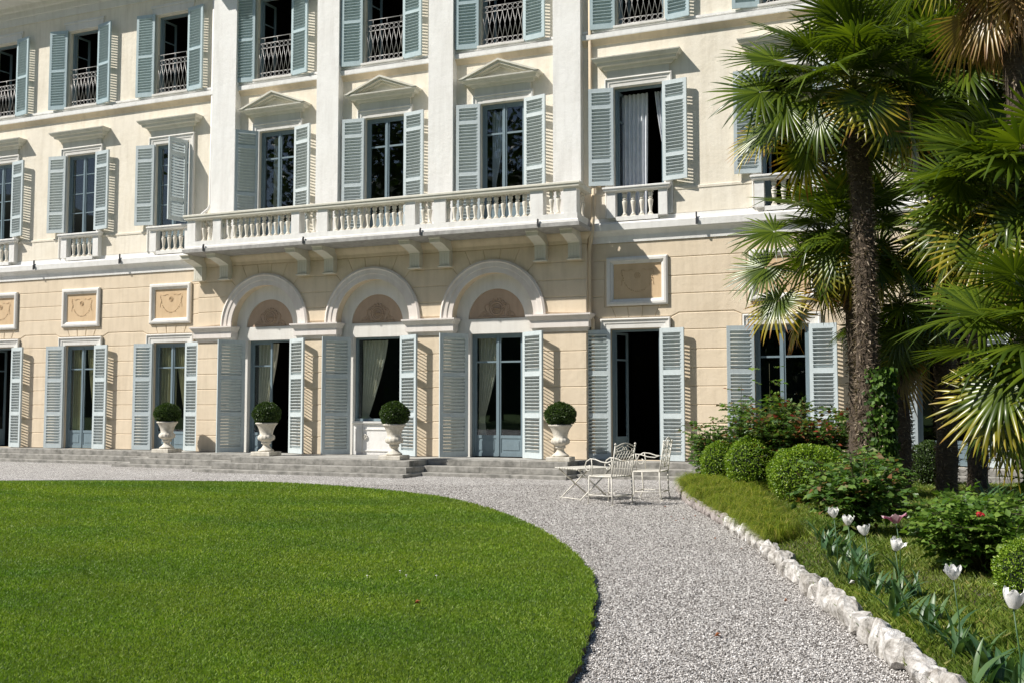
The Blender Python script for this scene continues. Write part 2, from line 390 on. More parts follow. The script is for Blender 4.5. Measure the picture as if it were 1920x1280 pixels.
# mouldings
SC = [(5.25, .03), (5.315, .035), (5.40, .05), (5.46, .10), (5.50, .15), (5.515, .165), (5.66, .175), (5.70, .15), (5.72, .03), (5.82, .03), (5.83, .0)]
for a, b in ((XL, XA), (XB, XR)):
    mb = MB(); mb.cornice(a, b, SC, 0, .01, (0, 0)); o = vpart(mb, 'string_course', 'white_plaster')
mb = MB(); mb.cornice(XA, XB, [(5.25, .02), (5.33, .03), (5.42, .10), (5.47, .12), (5.50, .12)], YC, .2, (1, 1)); vpart(mb, 'string_course', 'peach_plaster')
for a, b, cs_ in ((XL, XA, F1[:4]), (XB, XR, F1[7:])):
    e_ = [a] + [q for c_ in cs_ for q in (c_ - .80, c_ + .80)] + [b]
    for i in range(0, len(e_), 2):
        if e_[i + 1] - e_[i] > .1:
            mb = MB(); mb.cornice(e_[i], e_[i + 1] - .001, [(5.835, .016), (6.36, .016), (6.37, .032), (6.42, .034), (6.435, .0)], 0, .01, (0, 0)); vpart(mb, 'dado_band', 'cream_plaster')
MBD = [(9.93, .02), (9.97, .05), (10.03, .12), (10.05, .125), (10.15, .125), (10.17, .05), (10.20, .04), (10.21, .075), (10.255, .075), (10.26, 0)]
segs = [(XL, -17.80), (-17.03, -14.46), (-13.80, -11.21), (-10.54, -7.94), (-7.26, XR)]
for a, b in segs:
    mb = MB(); mb.cornice(a + .001, b - .001, MBD[2:], 0, .01, (0, 0)); q_ = vpart(mb, 'sill_band', 'white_plaster')
    mb = MB(); mb.cornice(a + .001, b - .001, [(9.91, .02), (9.95, .04), (10.0, .075), (10.03, .105)], 0, .01, (0, 0)); vpart(mb, 'bed_moulding', 'peach_plaster', q_)
EA = [(13.08, .03), (13.30, .035), (13.32, .06), (13.48, .07), (13.52, .12), (13.62, .16), (13.64, .22), (13.66, .86), (13.80, .88), (13.86, .93), (13.95, .98), (14.0, .98)]
for a, b, y0 in ((XL, XA, 0), (XA, XB, -.22), (XB, XR, 0)):
    mb = MB(); mb.cornice(a, b, EA, y0, .3, (0, 0) if y0 == 0 else (.3, .3)); vpart(mb, 'eaves_cornice', 'trim_plaster')
mb = MB(); k = 0
x = XA + .1
while x < XB:
    mb.box(x, x + .13, -1.06, -.45, 13.48, 13.66); x += .42
vpart(mb, 'modillions', 'trim_plaster')
mb = MB(); mb.add([(XL - .8, -.9, 14.0), (XR + .8, -.9, 14.0), (XR + .8, 6, 16.6), (XL - .8, 6, 16.6), (XR + .8, 13, 14.0), (XL - .8, 13, 14.0)], [(0, 1, 2, 3), (3, 2, 4, 5), (0, 3, 5), (1, 4, 2), (0, 5, 4, 1)])
vpart(mb, 'roof', 'roof_tile')
mb = MB(); mb.box(XL, XL + .3, .02, 12, 0, 14); mb.box(XR - .3, XR, .02, 12, 0, 14); mb.box(XL + .3, XR - .3, 11.7, 12, 0, 14)
vpart(mb, 'side_wall', 'cream_plaster')
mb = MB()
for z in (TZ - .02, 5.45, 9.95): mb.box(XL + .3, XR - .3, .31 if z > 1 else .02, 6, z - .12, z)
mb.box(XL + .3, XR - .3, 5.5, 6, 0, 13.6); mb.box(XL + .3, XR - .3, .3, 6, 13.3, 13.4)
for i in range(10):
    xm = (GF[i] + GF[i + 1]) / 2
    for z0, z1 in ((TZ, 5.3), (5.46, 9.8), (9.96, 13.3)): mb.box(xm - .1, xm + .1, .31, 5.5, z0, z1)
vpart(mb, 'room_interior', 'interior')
# ---- stucco panels
for c in GF[:4] + GF[7:]:
    if c < -28 or c > 2: continue
    cz = c + (-.02 if c < -10 else .05)
    mb = MB(); O = (cz - .71, cz + .71, 3.80, 4.91); I = (cz - .555, cz + .555, 3.965, 4.755)
    lv = [(0, .01), (0, -.055), (.035, -.075), (.085, -.075), (.10, -.045), (.15, -.02), (.158, .01)]
    vs = []
    for d, y in lv: vs += [(O[0] + d, y, O[2] + d), (O[1] - d, y, O[2] + d), (O[1] - d, y, O[3] - d), (O[0] + d, y, O[3] - d)]
    mb.add(vs, [(4 * i + k, 4 * i + (k + 1) % 4, 4 * i + 4 + (k + 1) % 4, 4 * i + 4 + k) for i in range(len(lv) - 1) for k in range(4)])
    fr = vpart(mb, 'panel_frame', 'trim_plaster')
    mb = MB(); mb.prism([(cz - .56, 3.955), (cz + .56, 3.955), (cz + .56, 4.765), (cz - .56, 4.765)], .004, .012)
    pf = vpart(mb, 'panel_field', 'ochre_plaster', fr)
    mb = MB()
    pts = [(cz + .36 * math.sin(R(a)), 0, 4.56 - .45 * math.cos(R(a))) for a in range(-88, 89, 8)]
    for i, p in enumerate(pts):
        mb.lathe([(.001, .02), (.022 + .01 * (i % 2), .008), (.03, -.01)], 6, (0, 0, 0)) if False else None
        mb.lathe([(.001, -.016), (.014 + .005 * (i % 3), 0), (.001, .016)], 7, (p[0], .004, p[2] + .006 * (i % 2)))
    for r in (.03, .065): mb.tube([(cz + r * math.cos(R(a)), -.002, 4.48 + r * math.sin(R(a))) for a in range(0, 361, 24)], .006, 5)
    for sd in (-1, 1):
        mb.tube([(cz + sd * (.36 + .03 * math.sin(t * 2.2)), .001, 4.62 - t * .09) for t in range(5)], .007, 5)
        mb.tube([(cz + sd * (.10 + .06 * t), -.002, 4.60 + .02 * math.sin(t * 2)) for t in range(5)], .005, 5)
    vpart(mb, 'garland_relief', 'ochre_plaster', fr)
# ---- door surrounds and window hoods
def architrave(name, c, hw, z0, z1, w=.22, mat='trim_plaster', y0=-.05):
    mb = MB(); lv = [(0, .005), (0, y0 - .02), (.03, y0 - .03), (.05, y0), (.11, y0 + .005), (.115, y0 + .02), (w - .01, y0 + .025), (w, .005)]
    vs = []
    for d, y in lv: vs += [(c - hw + d, y, z0), (c - hw + d, y, z1 - d), (c + hw - d, y, z1 - d), (c + hw - d, y, z0)]
    mb.add(vs, [(4 * i + k, 4 * i + 4 + k, 4 * i + 5 + k, 4 * i + 1 + k) for i in range(len(lv) - 1) for k in range(3)])
    return vpart(mb, name, mat)
for c in GF[:4] + GF[7:]: architrave('door_surround', c, .81, TZ, 3.515, .232)
HOOD = [(9.255, .05), (9.27, .09), (9.33, .12), (9.345, .20), (9.41, .22), (9.42, .26), (9.49, .31), (9.515, .315)]
for i, c in enumerate(F1):
    ctr = 4 <= i <= 6
    architrave('window_surround', c, .79, 5.83 if not ctr else 5.62, 9.075, .212, 'trim_plaster', -.045)
    mb = MB(); mb.bbox(c - .73, c + .73, -.05, .01, 9.07, 9.26, .006)
    if not ctr:
        mb.cornice(c - .72, c + .72, HOOD, 0, .01)
    else:
        mb.cornice(c - .72, c + .72, [(9.255, .05), (9.27, .09), (9.32, .12), (9.33, .20), (9.38, .24), (9.40, .31), (9.43, .315)], 0, .01)
        h = .41; W = 1.045
        for d0, d1, y in ((0, .045, -.335), (.045, .10, -.29), (.10, .15, -.20)):
            k = math.hypot(W, h) / W
            for sd in (-1, 1):
                mb.prism([(c + sd * (W - d0 * 2.55), 9.43), (c, 9.43 + h - d0 * k), (c, 9.43 + h - d1 * k), (c + sd * (W - d1 * 2.55), 9.43)][::(-1 if sd > 0 else 1)][::-1], y, .01)
        mb.prism([(c - .75, 9.43), (c + .75, 9.43), (c, 9.73)], -.10, .01)
    vpart(mb, 'window_hood', 'hood_plaster')
for i, c in enumerate(F2):
    mb = MB(); mb.prism([(c - .70, 12.60), (c + .70, 12.60), (c + .76, 12.86), (c - .76, 12.86)], -.03, .01)
    mb.prism([(c - .76, 12.80), (c + .76, 12.80), (c + .78, 12.87), (c - .78, 12.87)], -.05, -.02)
    vpart(mb, 'window_surround', 'trim_plaster')
    mb = MB(); mb.bbox(c - .62, c + .62, -.11, .25, 10.235, 10.29, .006); vpart(mb, 'window_sill', 'trim_plaster')
# ---- balusters
def baluster_mesh(h):
    mb = MB(); q = h / .56
    pr = [(.052, .03), (.052, .055), (.036, .075), (.030, .10), (.036, .16), (.050, .26), (.062, .33), (.060, .352), (.036, .362), (.034, .375), (.052, .385), (.054, .40), (.036, .41), (.034, .425), (.050, .445), (.056, .48), (.050, .51), (.034, .528)]
    mb.lathe([(r, z * q) for r, z in pr], 12); mb.box(-.058, .058, -.058, .058, 0, .032 * q); mb.box(-.058, .058, -.058, .058, .528 * q, h)
    return mb.mesh('baluster')
BM = baluster_mesh(.565); BM.materials.append(MATS['baluster_stone'])
def baluster(x, y, z, parent, s=1):
    o = bpy.data.objects.new('baluster', BM); COL.objects.link(o); o.parent = parent; o.location = (x, y, z); o.scale = (s, s, 1); return o
# balcony
BX0, BX1, BY = -17.88, -6.98, -1.2
mb = MB(); mb.loftx([(BX0 + .02, BX1 - .02, BY + .02, -.2, 5.495), (BX0, BX1, BY, -.2, 5.505), (BX0, BX1, BY, -.2, 5.59), (BX0 + .015, BX1 - .015, BY + .015, -.2, 5.60)])
balc = vpart(mb, 'balcony_slab', 'slab_stone')
mb = MB(); pl = [(5.60, .05), (5.65, .05), (5.67, .025), (5.80, .025), (5.805, .0)]
mb.cornice(BX0 + .09, BX1 - .09, [(z, p) for z, p in pl], BY + .10, .22, (1, 1))
for a, b in ((BX0 + .09, BX0 + .31), (BX1 - .31, BX1 - .09)): mb.box(a, b, BY + .325, -.22, 5.60, 5.80)
vpart(mb, 'balustrade_base', 'white_plaster', balc)
rl = [(6.355, .02), (6.375, .055), (6.385, .075), (6.44, .08), (6.45, .10), (6.488, .10), (6.50, .085)]
mb = MB(); mb.cornice(BX0 + .09, BX1 - .09, rl, BY + .10, .22, (1, 1))
for a, b in ((BX0 + .02, BX0 + .36), (BX1 - .36, BX1 - .02)): mb.box(a, b, BY + .33, -.22, 6.375, 6.49)
vpart(mb, 'handrail', 'hood_plaster', balc)
PD = [(-17.80, -17.54), (-16.975, -16.73), (-14.565, -14.33), (-13.79, -13.51), (-11.35, -11.09), (-10.59, -10.285), (-8.165, -7.86), (-7.37, -7.065)]
for a, b in PD:
    mb = MB(); mb.bbox(a, b, BY + .085, BY + .33, 5.80, 6.36, .006); vpart(mb, 'pedestal', 'white_plaster', balc)
for k in range(7):
    a, b = PD[k][1], PD[k + 1][0]; n = 11 if b - a > 1.5 else 2
    st = (b - a) / (n + 1)
    for j in range(n + 2):
        if j in (0, n + 1) and n == 2: continue
        x = a + st * j
        if j == 0: x += .012
        if j == n + 1: x -= .012
        baluster(x, BY + .21, 5.80, balc)
for x in (BX0 + .20, BX1 - .20):
    for j in range(3): baluster(x, BY + .50 + .17 * j, 5.80, balc)
CX_ = [-18.00, -17.15, -14.70, -13.90, -11.46, -10.65, -8.19, -7.37]
for x in CX_:
    mb = MB(); hw = .145
    mb.bbox(x - hw + .01, x + hw - .01, -.43, -.24, 4.90, 5.24, .008)
    mb.cornice(x - hw + .01, x + hw - .01, [(4.865, .03), (4.885, .035), (4.90, .01)], -.43, .1)
    for q in (-.07, 0, .07):
        mb.box(x + q - .004, x + q + .004, -.436, -.42, 4.93, 5.20)
    for q in range(5): mb.lathe([(.001, -.018), (.011, -.012), (.011, .0)], 6, (x - .09 + .045 * q, -.445, 4.925))
    # cantilever with sloping soffit
    y0, y1 = -.95, -.24
    P = [(y1, 5.24), (-.43, 5.24), (-.47, 5.27), (-.80, 5.37), (y0, 5.38), (y0, 5.46), (-1.0, 5.475), (-1.0, 5.495), (y1, 5.495)]
    n = len(P); mb.add([(x - hw, y, z) for y, z in P] + [(x + hw, y, z) for y, z in P], [tuple(range(n)), tuple(range(n, 2 * n))[::-1]] + [(i, n + i, n + (i + 1) % n, (i + 1) % n) for i in range(n)])
    vpart(mb, 'console_bracket', 'hood_plaster', balc)
for x in (-24.2, -20.95, -4.6, -1.45):
    mb = MB(); mb.box(x - .014, x + .014, -.205, -.17, 5.56, 5.80); mb.box(x - .012, x + .03, -.225, -.205, 5.52, 5.66); vpart(mb, 'rain_spout', 'iron')
for x in (-17.2, -14.15, -10.9, -7.95):
    mb = MB(); mb.box(x - .012, x + .012, BY - .012, BY + .03, 5.56, 5.70); mb.box(x - .012, x + .03, BY - .03, BY - .012, 5.52, 5.66); vpart(mb, 'rain_spout', 'iron', balc)
# ---- window balustrades on the wings
for i in (1, 2, 3, 7, 8, 9):
    c = F1[i] + (.12 if i < 4 else -.02)
    mb = MB(); w2 = .70
    mb.bbox(c - w2, c - .50, -.16, .02, 5.80, 6.40, .005); mb.bbox(c + .50, c + w2, -.16, .02, 5.80, 6.40, .005)
    mb.bbox(c - .49, c + .49, -.16, .02, 5.72, 5.82, .004)
    mb.cornice(c - w2, c + w2, [(6.385, .0), (6.40, .03), (6.415, .06), (6.45, .065), (6.46, .085), (6.49, .085), (6.50, .07)], -.16, .1)
    o = vpart(mb, 'window_balustrade', 'white_plaster')
    for j in range(4): baluster(c - .30 + .20 * j, -.07, 5.825, o)
# ---- shutters
def shutter_mesh(w, h, rails, name, th=.05, st=.075, pitch=.08):
    mb = MB()
    mb.box(0, st, -th / 2, th / 2, 0, h); mb.box(w - st, w, -th / 2, th / 2, 0, h)
    for a, b in rails: mb.box(st, w - st, -th / 2 + .001, th / 2 - .001, a, b)
    for k in range(len(rails) - 1):
        z0, z1 = rails[k][1], rails[k + 1][0]; n = int(round((z1 - z0) / pitch)); d = (z1 - z0) / n
        for j in range(n):
            z = z0 + (j + .5) * d
            M = Matrix.Translation((w / 2, 0, z)) @ Matrix.Rotation(R(-44), 4, 'X')
            mb.box(-(w / 2 - st + .004), (w / 2 - st + .004), -.047, .047, -.006, .006, M)
        # thin bead round the panel
        mb.box(st, st + .008, -th / 2 + .004, th / 2 - .004, z0, z1); mb.box(w - st - .008, w - st, -th / 2 + .004, th / 2 - .004, z0, z1)
    return mb.mesh(name)
GH = 2.92; g = [(0, .13), (.94, 1.04), (1.90, 2.0), (GH - .09, GH)]
SG = shutter_mesh(.575, GH, g, 'shutter'); SG.materials.append(MATS['shutter_paint'])
SGC = shutter_mesh(.74, GH, g, 'shutter', st=.085); SGC.materials.append(MATS['shutter_paint'])
S1 = shutter_mesh(.575, 2.27, [(0, .10), (.54, .62), (1.80, 1.88), (2.18, 2.27)], 'shutter'); S1.materials.append(MATS['shutter_paint'])
S1C = shutter_mesh(.60, 3.20, [(0, .10), (.90, .98), (1.45, 1.53), (2.72, 2.80), (3.12, 3.20)], 'shutter'); S1C.materials.append(MATS['shutter_paint'])
S2 = shutter_mesh(.585, 2.36, [(0, .12), (1.13, 1.20), (2.27, 2.36)], 'shutter', pitch=.075); S2.materials.append(MATS['shutter_paint_blue'])
HM = MB(); HM.tube([(0, 0, 0), (0, -.03, 0), (.05, -.03, .0), (.09, -.025, .0)], .008, 6); HM = HM.mesh('shutter_latch'); HM.materials.append(MATS['white_metal'])
def leaf(me, c, hw, z0, side, ang, yh=-.06, latch=False, zl=1.2):
    o = bpy.data.objects.new('shutter', me); COL.objects.link(o); vadopt(o)
    a = R(ang)
    if side > 0: o.location = (c + hw, yh, z0); o.rotation_euler = (0, 0, -a)
    else: o.location = (c - hw, yh, z0); o.rotation_euler = (0, 0, math.pi + a)
    o.rotation_euler.z = -a if side > 0 else math.pi + a
    if side < 0:      # mirror so that the slats keep their slope towards the viewer
        o.scale = (1, -1, 1)
    if latch:
        l = bpy.data.objects.new('latch', HM); COL.objects.link(l); l.parent = o; l.location = (me.vertices[8].co.x * 0 + .5, -.02, zl)
    return o
rnd = random.Random(3)
for i, c in enumerate(GF):
    if 4 <= i <= 6:
        leaf(SGC, c, .70, .345, -1, {4: 60, 5: 50, 6: 50}[i], -.10, True)
        leaf(SGC, c, .74, .345, 1, {4: 28, 5: 30, 6: 32}[i], -.12)
    else:
        leaf(SG, c, .575, .345, -1, 11 + rnd.uniform(-2, 2), latch=(i == 7)); leaf(SG, c, .575, .345, 1, 12 + rnd.uniform(-2, 2))
for i, c in enumerate(F1):
    if 4 <= i <= 6:
        leaf(S1C, c, .58, 5.66, -1, {4: 42, 5: 8, 6: 9}[i], latch=(i == 4), zl=.9); leaf(S1C, c, .58, 5.66, 1, {4: 16, 5: 10, 6: 14}[i])
    else:
        leaf(S1, c, .58, 6.575, -1, 9 + rnd.uniform(-2, 2)); leaf(S1, c, .58, 6.575, 1, 105 if i == 3 else 10 + rnd.uniform(-2, 2), -.08)
for i, c in enumerate(F2):
    leaf(S2, c, .59, 10.25, -1, 9 + rnd.uniform(-2, 2)); leaf(S2, c, .59, 10.25, 1, 10 + rnd.uniform(-2, 2))
# ---- glazed doors and windows
def sash(mb, gb, x0, x1, z0, z1, y, bars, kick, M=None, st=.055):
    """one casement: frame, bars at given heights, solid lower panel up to kick"""
    mb.box(x0, x0 + st, y - .022, y + .022, z0, z1, M); mb.box(x1 - st, x1, y - .022, y + .022, z0, z1, M)
    mb.box(x0 + st, x1 - st, y - .021, y + .021, z1 - st, z1, M); mb.box(x0 + st, x1 - st, y - .021, y + .021, z0, z0 + .09, M)
    zz = z0 + .09
    if kick:
        mb.box(x0 + st, x1 - st, y - .008, y + .008, z0 + .09, kick - .05, M); mb.box(x0 + st, x1 - st, y - .021, y + .021, kick - .05, kick + .02, M)
        mb.box(x0 + st + .05, x1 - st - .05, y - .018, y + .0, z0 + .15, kick - .11, M); zz = kick + .02
    for zb, t in bars: mb.box(x0 + st, x1 - st, y - .018, y + .018, zb - t, zb + t, M)
    gb.box(x0 + st - .005, x1 - st + .005, y - .003, y + .003, zz - .005, z1 - st + .005, M)
def curtain(name_mat, x0, x1, zt, zb, y, parent, tie=None, folds=7, side=-1):
    mb = MB(); nz, nx = 22, 56; vs = []
    for i in range(nz + 1):
        t = i / nz; z = zt + (zb - zt) * t
        if tie:
            ztie = tie
            if z > ztie: q = (zt - z) / (zt - ztie); wd = 1 - .74 * q ** 1.25
            else: q = (ztie - z) / max(.01, ztie - zb); wd = .26 + .18 * q
        else: wd = 1 - .06 * t
        for j in range(nx + 1):
            s = j / nx; xx = (x0 + (x1 - x0) * wd * s) if side < 0 else (x1 - (x1 - x0) * wd * s)
            vs.append((xx, y + .035 * math.sin(s * folds * 2 * math.pi + .6 * math.sin(t * 4)) * (.5 + .5 * wd), z))
    fs = [(i * (nx + 1) + j, i * (nx + 1) + j + 1, (i + 1) * (nx + 1) + j + 1, (i + 1) * (nx + 1) + j) for i in range(nz) for j in range(nx)]
    mb.add(vs, fs, True); return vpart(mb, 'curtain', name_mat, parent)
def window(name, c, hw, z0, z1, y, bars, kick, openl=None, openr=None, curt=None, mat='door_paint', glaz=True):
    mb = MB(); gb = MB(); f = .05
    mb.box(c - hw, c - hw + f, y - .04, y + .05, z0, z1); mb.box(c + hw - f, c + hw, y - .04, y + .05, z0, z1); mb.box(c - hw + f, c + hw - f, y - .04, y + .05, z1 - f, z1)
    def hinge(side, ang):
        xh = c + side * (hw - f)
        return Matrix.Translation((xh, y, 0)) @ Matrix.Rotation(-side * R(ang), 4, 'Z') @ Matrix.Translation((-xh, -y, 0))
    if glaz:
        sash(mb, gb, c - hw + f + .002, c - .004, z0 + .02, z1 - f, y, bars, kick, hinge(-1, openl) if openl else None)
        sash(mb, gb, c + .004, c + hw - f - .002, z0 + .02, z1 - f, y + (.001), bars, kick, hinge(1, openr) if openr else None)
        if not openl and not openr: mb.box(c - .022, c + .022, y - .04, y - .02, z0 + .03, z1 - f)
    o = vpart(mb, name, mat)
    if glaz: vpart(gb, 'glass_pane', 'window_glass', o)
    for k in curt or []: curtain(*k, parent=o) if False else curtain(k[0], k[1], k[2], k[3], k[4], k[5], o, *k[6:])
    return o
for i, c in enumerate(GF):
    hw = .68 if 4 <= i <= 6 else .575; y = .16 if 4 <= i <= 6 else .12; b = [(2.60, .02)]; t = 3.2
    cu = {2: [('yellow_cloth', c - .5, c - .05, t, .4, .22, None, 5), ('yellow_cloth', c + .05, c + .5, t, .4, .22, 1.0, 6, 1)],
          3: [('yellow_cloth', c - .52, c + .05, t, .4, .22, None, 5), ('yellow_cloth', c + .0, c + .5, t, .4, .22, 1.2, 6, 1)],
          4: [('cream_cloth', c - .60, c + .05, t, .4, .36, .9, 6)], 5: [('cream_cloth', c - .62, c + .12, t, 1.2, .36, 1.25, 7)],
          6: [('cream_cloth', c - .62, c - .0, t, .4, .36, 1.25, 6)], 1: [('yellow_cloth', c + .2, c + .5, t, .4, .5, None, 4, 1)]}.get(i, [])
    if i == 5:
        o = window('window', c, hw, 1.16, 3.27, y, [], None, None, None, cu, glaz=False)
        mb = MB(); mb.box(c - hw + .05, c + hw - .05, y - .035, y + .03, 1.165, 1.23); vpart(mb, 'sash_rail', 'door_paint', o)
        mb = MB(); mb.box(c - hw + .05, c + hw - .05, y - .004, y + .004, 1.22, 3.22); vpart(mb, 'glass_pane', 'window_glass', o)
        mb = MB(); mb.box(c - .688, c + .688, .02, .2, TZ, 1.10); mb.cornice(c - .688, c + .688, [(1.10, .03), (1.12, .06), (1.16, .065)], .02, .1, (0, 0))
        for a, b_, e, f_ in ((-.60, .60, .42, .98),):
            for q in ((a, a + .03, e, f_), (b_ - .03, b_, e, f_), (a + .03, b_ - .03, e, e + .03), (a + .03, b_ - .03, f_ - .03, f_)): mb.box(c + q[0], c + q[1], .0, .02, q[2], q[3])
        vpart(mb, 'apron_panel', 'white_plaster', o)
        mb = MB(); mb.tube([(c - .33 + .06 * math.cos(R(a)), -.01, .78 + .06 * math.sin(R(a))) for a in range(0, 361, 24)], .014, 6); mb.tube([(c - .33 + .02 * math.cos(R(a)), -.015, .78 + .02 * math.sin(R(a))) for a in range(0, 361, 45)], .014, 6)
        mb.tube([(c - .40, .0, 1.1), (c - .40, -.005, .6), (c - .405, 0, .34)], .008, 5)
        vpart(mb, 'hose_hook', 'white_metal', o)
        continue
    op = {1: (80, 80), 4: (None, 78), 7: (72, 86)}.get(i, (None, None))
    window('french_door', c, hw, TZ, 3.27, y, b, .83, op[0], op[1], cu)
for i, c in enumerate(F1):
    ctr = 4 <= i <= 6; z0 = 5.62 if ctr else 5.80
    bars = [(8.12, BKP)] if ctr or i > 6 else [(8.28, .012), (7.72, .012), (7.15, .012)]
    cu = {7: [('grey_cloth', c - .5, c + .12, 8.78, 5.9, .4, None, 6), ('grey_cloth', c + .28, c + .55, 8.78, 5.9, .4, 7.3, 4, 1)], 4: [('cream_cloth', c - .45, c - .2, 8.78, 5.7, .45, None, 4)],
          6: [('grey_cloth', c - .5, c - .1, 8.78, 5.7, .5, 7.0, 5)]}.get(i, [])
    op = {7: (85, 85), 8: (85, 85), 9: (85, 85)}.get(i, (None, None))
    window('window', c, .575, z0, 8.85, .12, bars, z0 + .75, op[0], op[1], cu)
RM = MB()
for z, r in ((11.43, .011), (11.285, .009), (11.14, .009), (10.475, .009), (10.345, .009)): RM.tube([(-.54, 0, z), (.54, 0, z)], r, 5)
for k in range(8):
    x = -.4725 + .135 * k
    for zc in (11.212, 10.41): RM.tube([(x + .058 * math.cos(R(a)), 0, zc + .058 * math.sin(R(a))) for a in range(0, 361, 30)], .008, 4)
    RM.tube([(x - .0675, .004, 10.475), (x + .0675, .004, 11.14)], .007, 4); RM.tube([(x + .0675, -.004, 10.475), (x - .0675, -.004, 11.14)], .007, 4)
    if k % 3 == 1: RM.tube([(x, 0, 11.285), (x, 0, 11.43)], .007, 4)
RM = RM.mesh('railing'); RM.materials.append(MATS['railing_metal'])
for i, c in enumerate(F2):
    o = window('window', c, .545, 10.29, 12.56, .14, [(11.9, .012), (11.1, .012)], None, 82, 84)
    r_ = bpy.data.objects.new('railing', RM); COL.objects.link(r_); r_.parent = o; r_.location = (c, .03, 0)
# ---- drainpipes
mb = MB(); mb.tube([(XB + .10, -.09, .4), (XB + .10, -.09, 3.2), (XB + .10, -.09, 3.45), (XB + .02, -.13, 3.65), (XB + .02, -.13, 5.05), (XB + .1, -.25, 5.3), (XB + .14, -.28, 5.5), (XB + .14, -.22, 5.8), (XB + .12, -.1, 6.2), (XB + .12, -.09, 6.7)], .05, 10)
vpart(mb, 'drainpipe', 'pipe_paint')
mb = MB(); mb.tube([(XB + .05, -.08, 13.5), (XB + .05, -.08, 6.75), (XB + .14, -.1, 6.62), (XB + .30, -.08, 6.58)], .038, 10)
vpart(mb, 'drainpipe', 'pipe_paint')
mb = MB(); mb.tube([(XA + .20, -.07, 13.3), (XA + .20, -.07, 7.0), (XA + .14, -.08, 6.88), (XA - .05, -.1, 6.75), (XA - .12, -.1, 6.6)], .038, 10)
vpart(mb, 'drainpipe', 'white_plaster')
# ---------------------------------------------------------------- steps
def outline(off):
    t = off
    return [(-31, -.62 - t), (-18.75 - t * .9, -.62 - t), (-18.75 - t * .9, -1.30 - t), (-15.45 - t * .9, -1.30 - t), (-15.45 - t * .9, -2.18 - t), (-10.62 + t * .3, -2.18 - t), (-10.62 + t * .3, -1.32 - t), (-7.22 + t * .3, -1.32 - t), (-7.22 + t * .3, -.62 - t), (9, -.62 - t)]
def step_layer(z0, z1, off, name, mat):
    P = outline(off); mb = MB(); Pb = P + [(9, .0), (-31, .0)]; n = len(Pb)
    vs = [(x, y, z0) for x, y in Pb] + [(x, y, z1 - .015) for x, y in Pb]
    ins = inset([(x, y) for x, y in Pb], .012)
    vs += [(x, y, z1) for x, y in ins]; fs = [tuple(range(2 * n, 3 * n))]
    for r in (0, n):
        for i in range(n):
            j = (i + 1) % n; fs.append((r + i, r + j, r + n + j, r + n + i))
    mb.add(vs, fs)
    return mb
def stone_blocks():
    m = MATS['step_stone']; nt = m.node_tree; b = nt.nodes['Principled BSDF']
stone_blocks()
steps = thing('stone_steps', 'low weathered grey stone steps running along the whole foot of the villa', 'steps', (-11, -1, 0))
rs_ = random.Random(4)
def step_fronts(z0, z1, off):
    P = outline(off); mb = MB()
    for i in range(0, len(P), 2):
        (a, y), (b, _) = P[i], P[i + 1]; x = a - (0 if i == 0 else .0)
        while x < b - .01:
            L = min(rs_.uniform(1.3, 2.4), b - x)
            if b - x - L < .5: L = b - x
            dy = rs_.uniform(-.004, .004); mb.bbox(x + .003, x + L - .003, y - .006 + dy, y + .44, z0 + .001, z1 + .004 + rs_.uniform(0, .003), .011); x += L
    return mb
for (z0, z1, off, nm) in ((.20, .33, 0, 'terrace_step'), (.07, .20, .33, 'middle_step'), (-.15, .07, .66, 'bottom_step')):
    o = step_layer(z0, z1, off - .012, nm, None).build(nm, 'paving', steps); o.matrix_parent_inverse = Matrix.Translation((11, 1, 0))
    q = step_fronts(z0, z1, off).build('kerb_blocks', 'step_stone', o)
# joints: shallow dark recesses modelled as thin gaps between blocks
def tagk(o, kind): o['kind'] = kind; return o
# ---------------------------------------------------------------- ground
def soilmat():
    m, nt, b, o = nodes_of('soil'); n = noise(nt, 3, 6, .7); r = ramp(nt, n.outputs[0], [(.3, (.05, .04, .025)), (.7, (.12, .10, .06))])
    nt.links.new(r.outputs[0], b.inputs['Base Color']); b.inputs['Roughness'].default_value = 1; n2 = noise(nt, 90, 3, .7); bump(nt, b, n2.outputs[0], .8, .02)
soilmat()
def gravelmat():
    m, nt, b, o = nodes_of('gravel'); g = N(nt, 'ShaderNodeNewGeometry')
    v = N(nt, 'ShaderNodeTexVoronoi', Scale=62.0); nt.links.new(g.outputs['Position'], v.inputs['Vector'])
    sp = N(nt, 'ShaderNodeSeparateColor'); nt.links.new(v.outputs['Color'], sp.inputs[0])
    r = ramp(nt, sp.outputs[0], [(.0, (.06, .055, .05)), (.25, (.20, .185, .175)), (.55, (.42, .405, .39)), (.8, (.62, .60, .585)), (1, (.90, .88, .86))])
    n = noise(nt, .7, 4, .6); r2 = ramp(nt, n.outputs[0], [(.35, (.86, .85, .84)), (.65, (1, 1, 1))])
    c = mixc(nt, 1.0, r.outputs[0], r2.outputs[0], 'MULTIPLY')
    nt.links.new(c, b.inputs['Base Color']); b.inputs['Roughness'].default_value = .85; b.inputs['Specular IOR Level'].default_value = .25
    inv = N(nt, 'ShaderNodeMath', operation='SUBTRACT'); inv.inputs[0].default_value = 1; nt.links.new(v.outputs['Distance'], inv.inputs[1])
    bump(nt, b, inv.outputs[0], 1.0, .012)
    m, nt, b, o = nodes_of('pebble'); g = N(nt, 'ShaderNodeNewGeometry')
    r = ramp(nt, g.outputs['Random Per Island'], [(.0, (.05, .045, .04)), (.25, (.20, .18, .165)), (.5, (.42, .40, .38)), (.8, (.62, .59, .565)), (1, (.95, .93, .90))])
    nt.links.new(r.outputs[0], b.inputs['Base Color']); b.inputs['Roughness'].default_value = .8; b.inputs['Specular IOR Level'].default_value = .3
gravelmat()
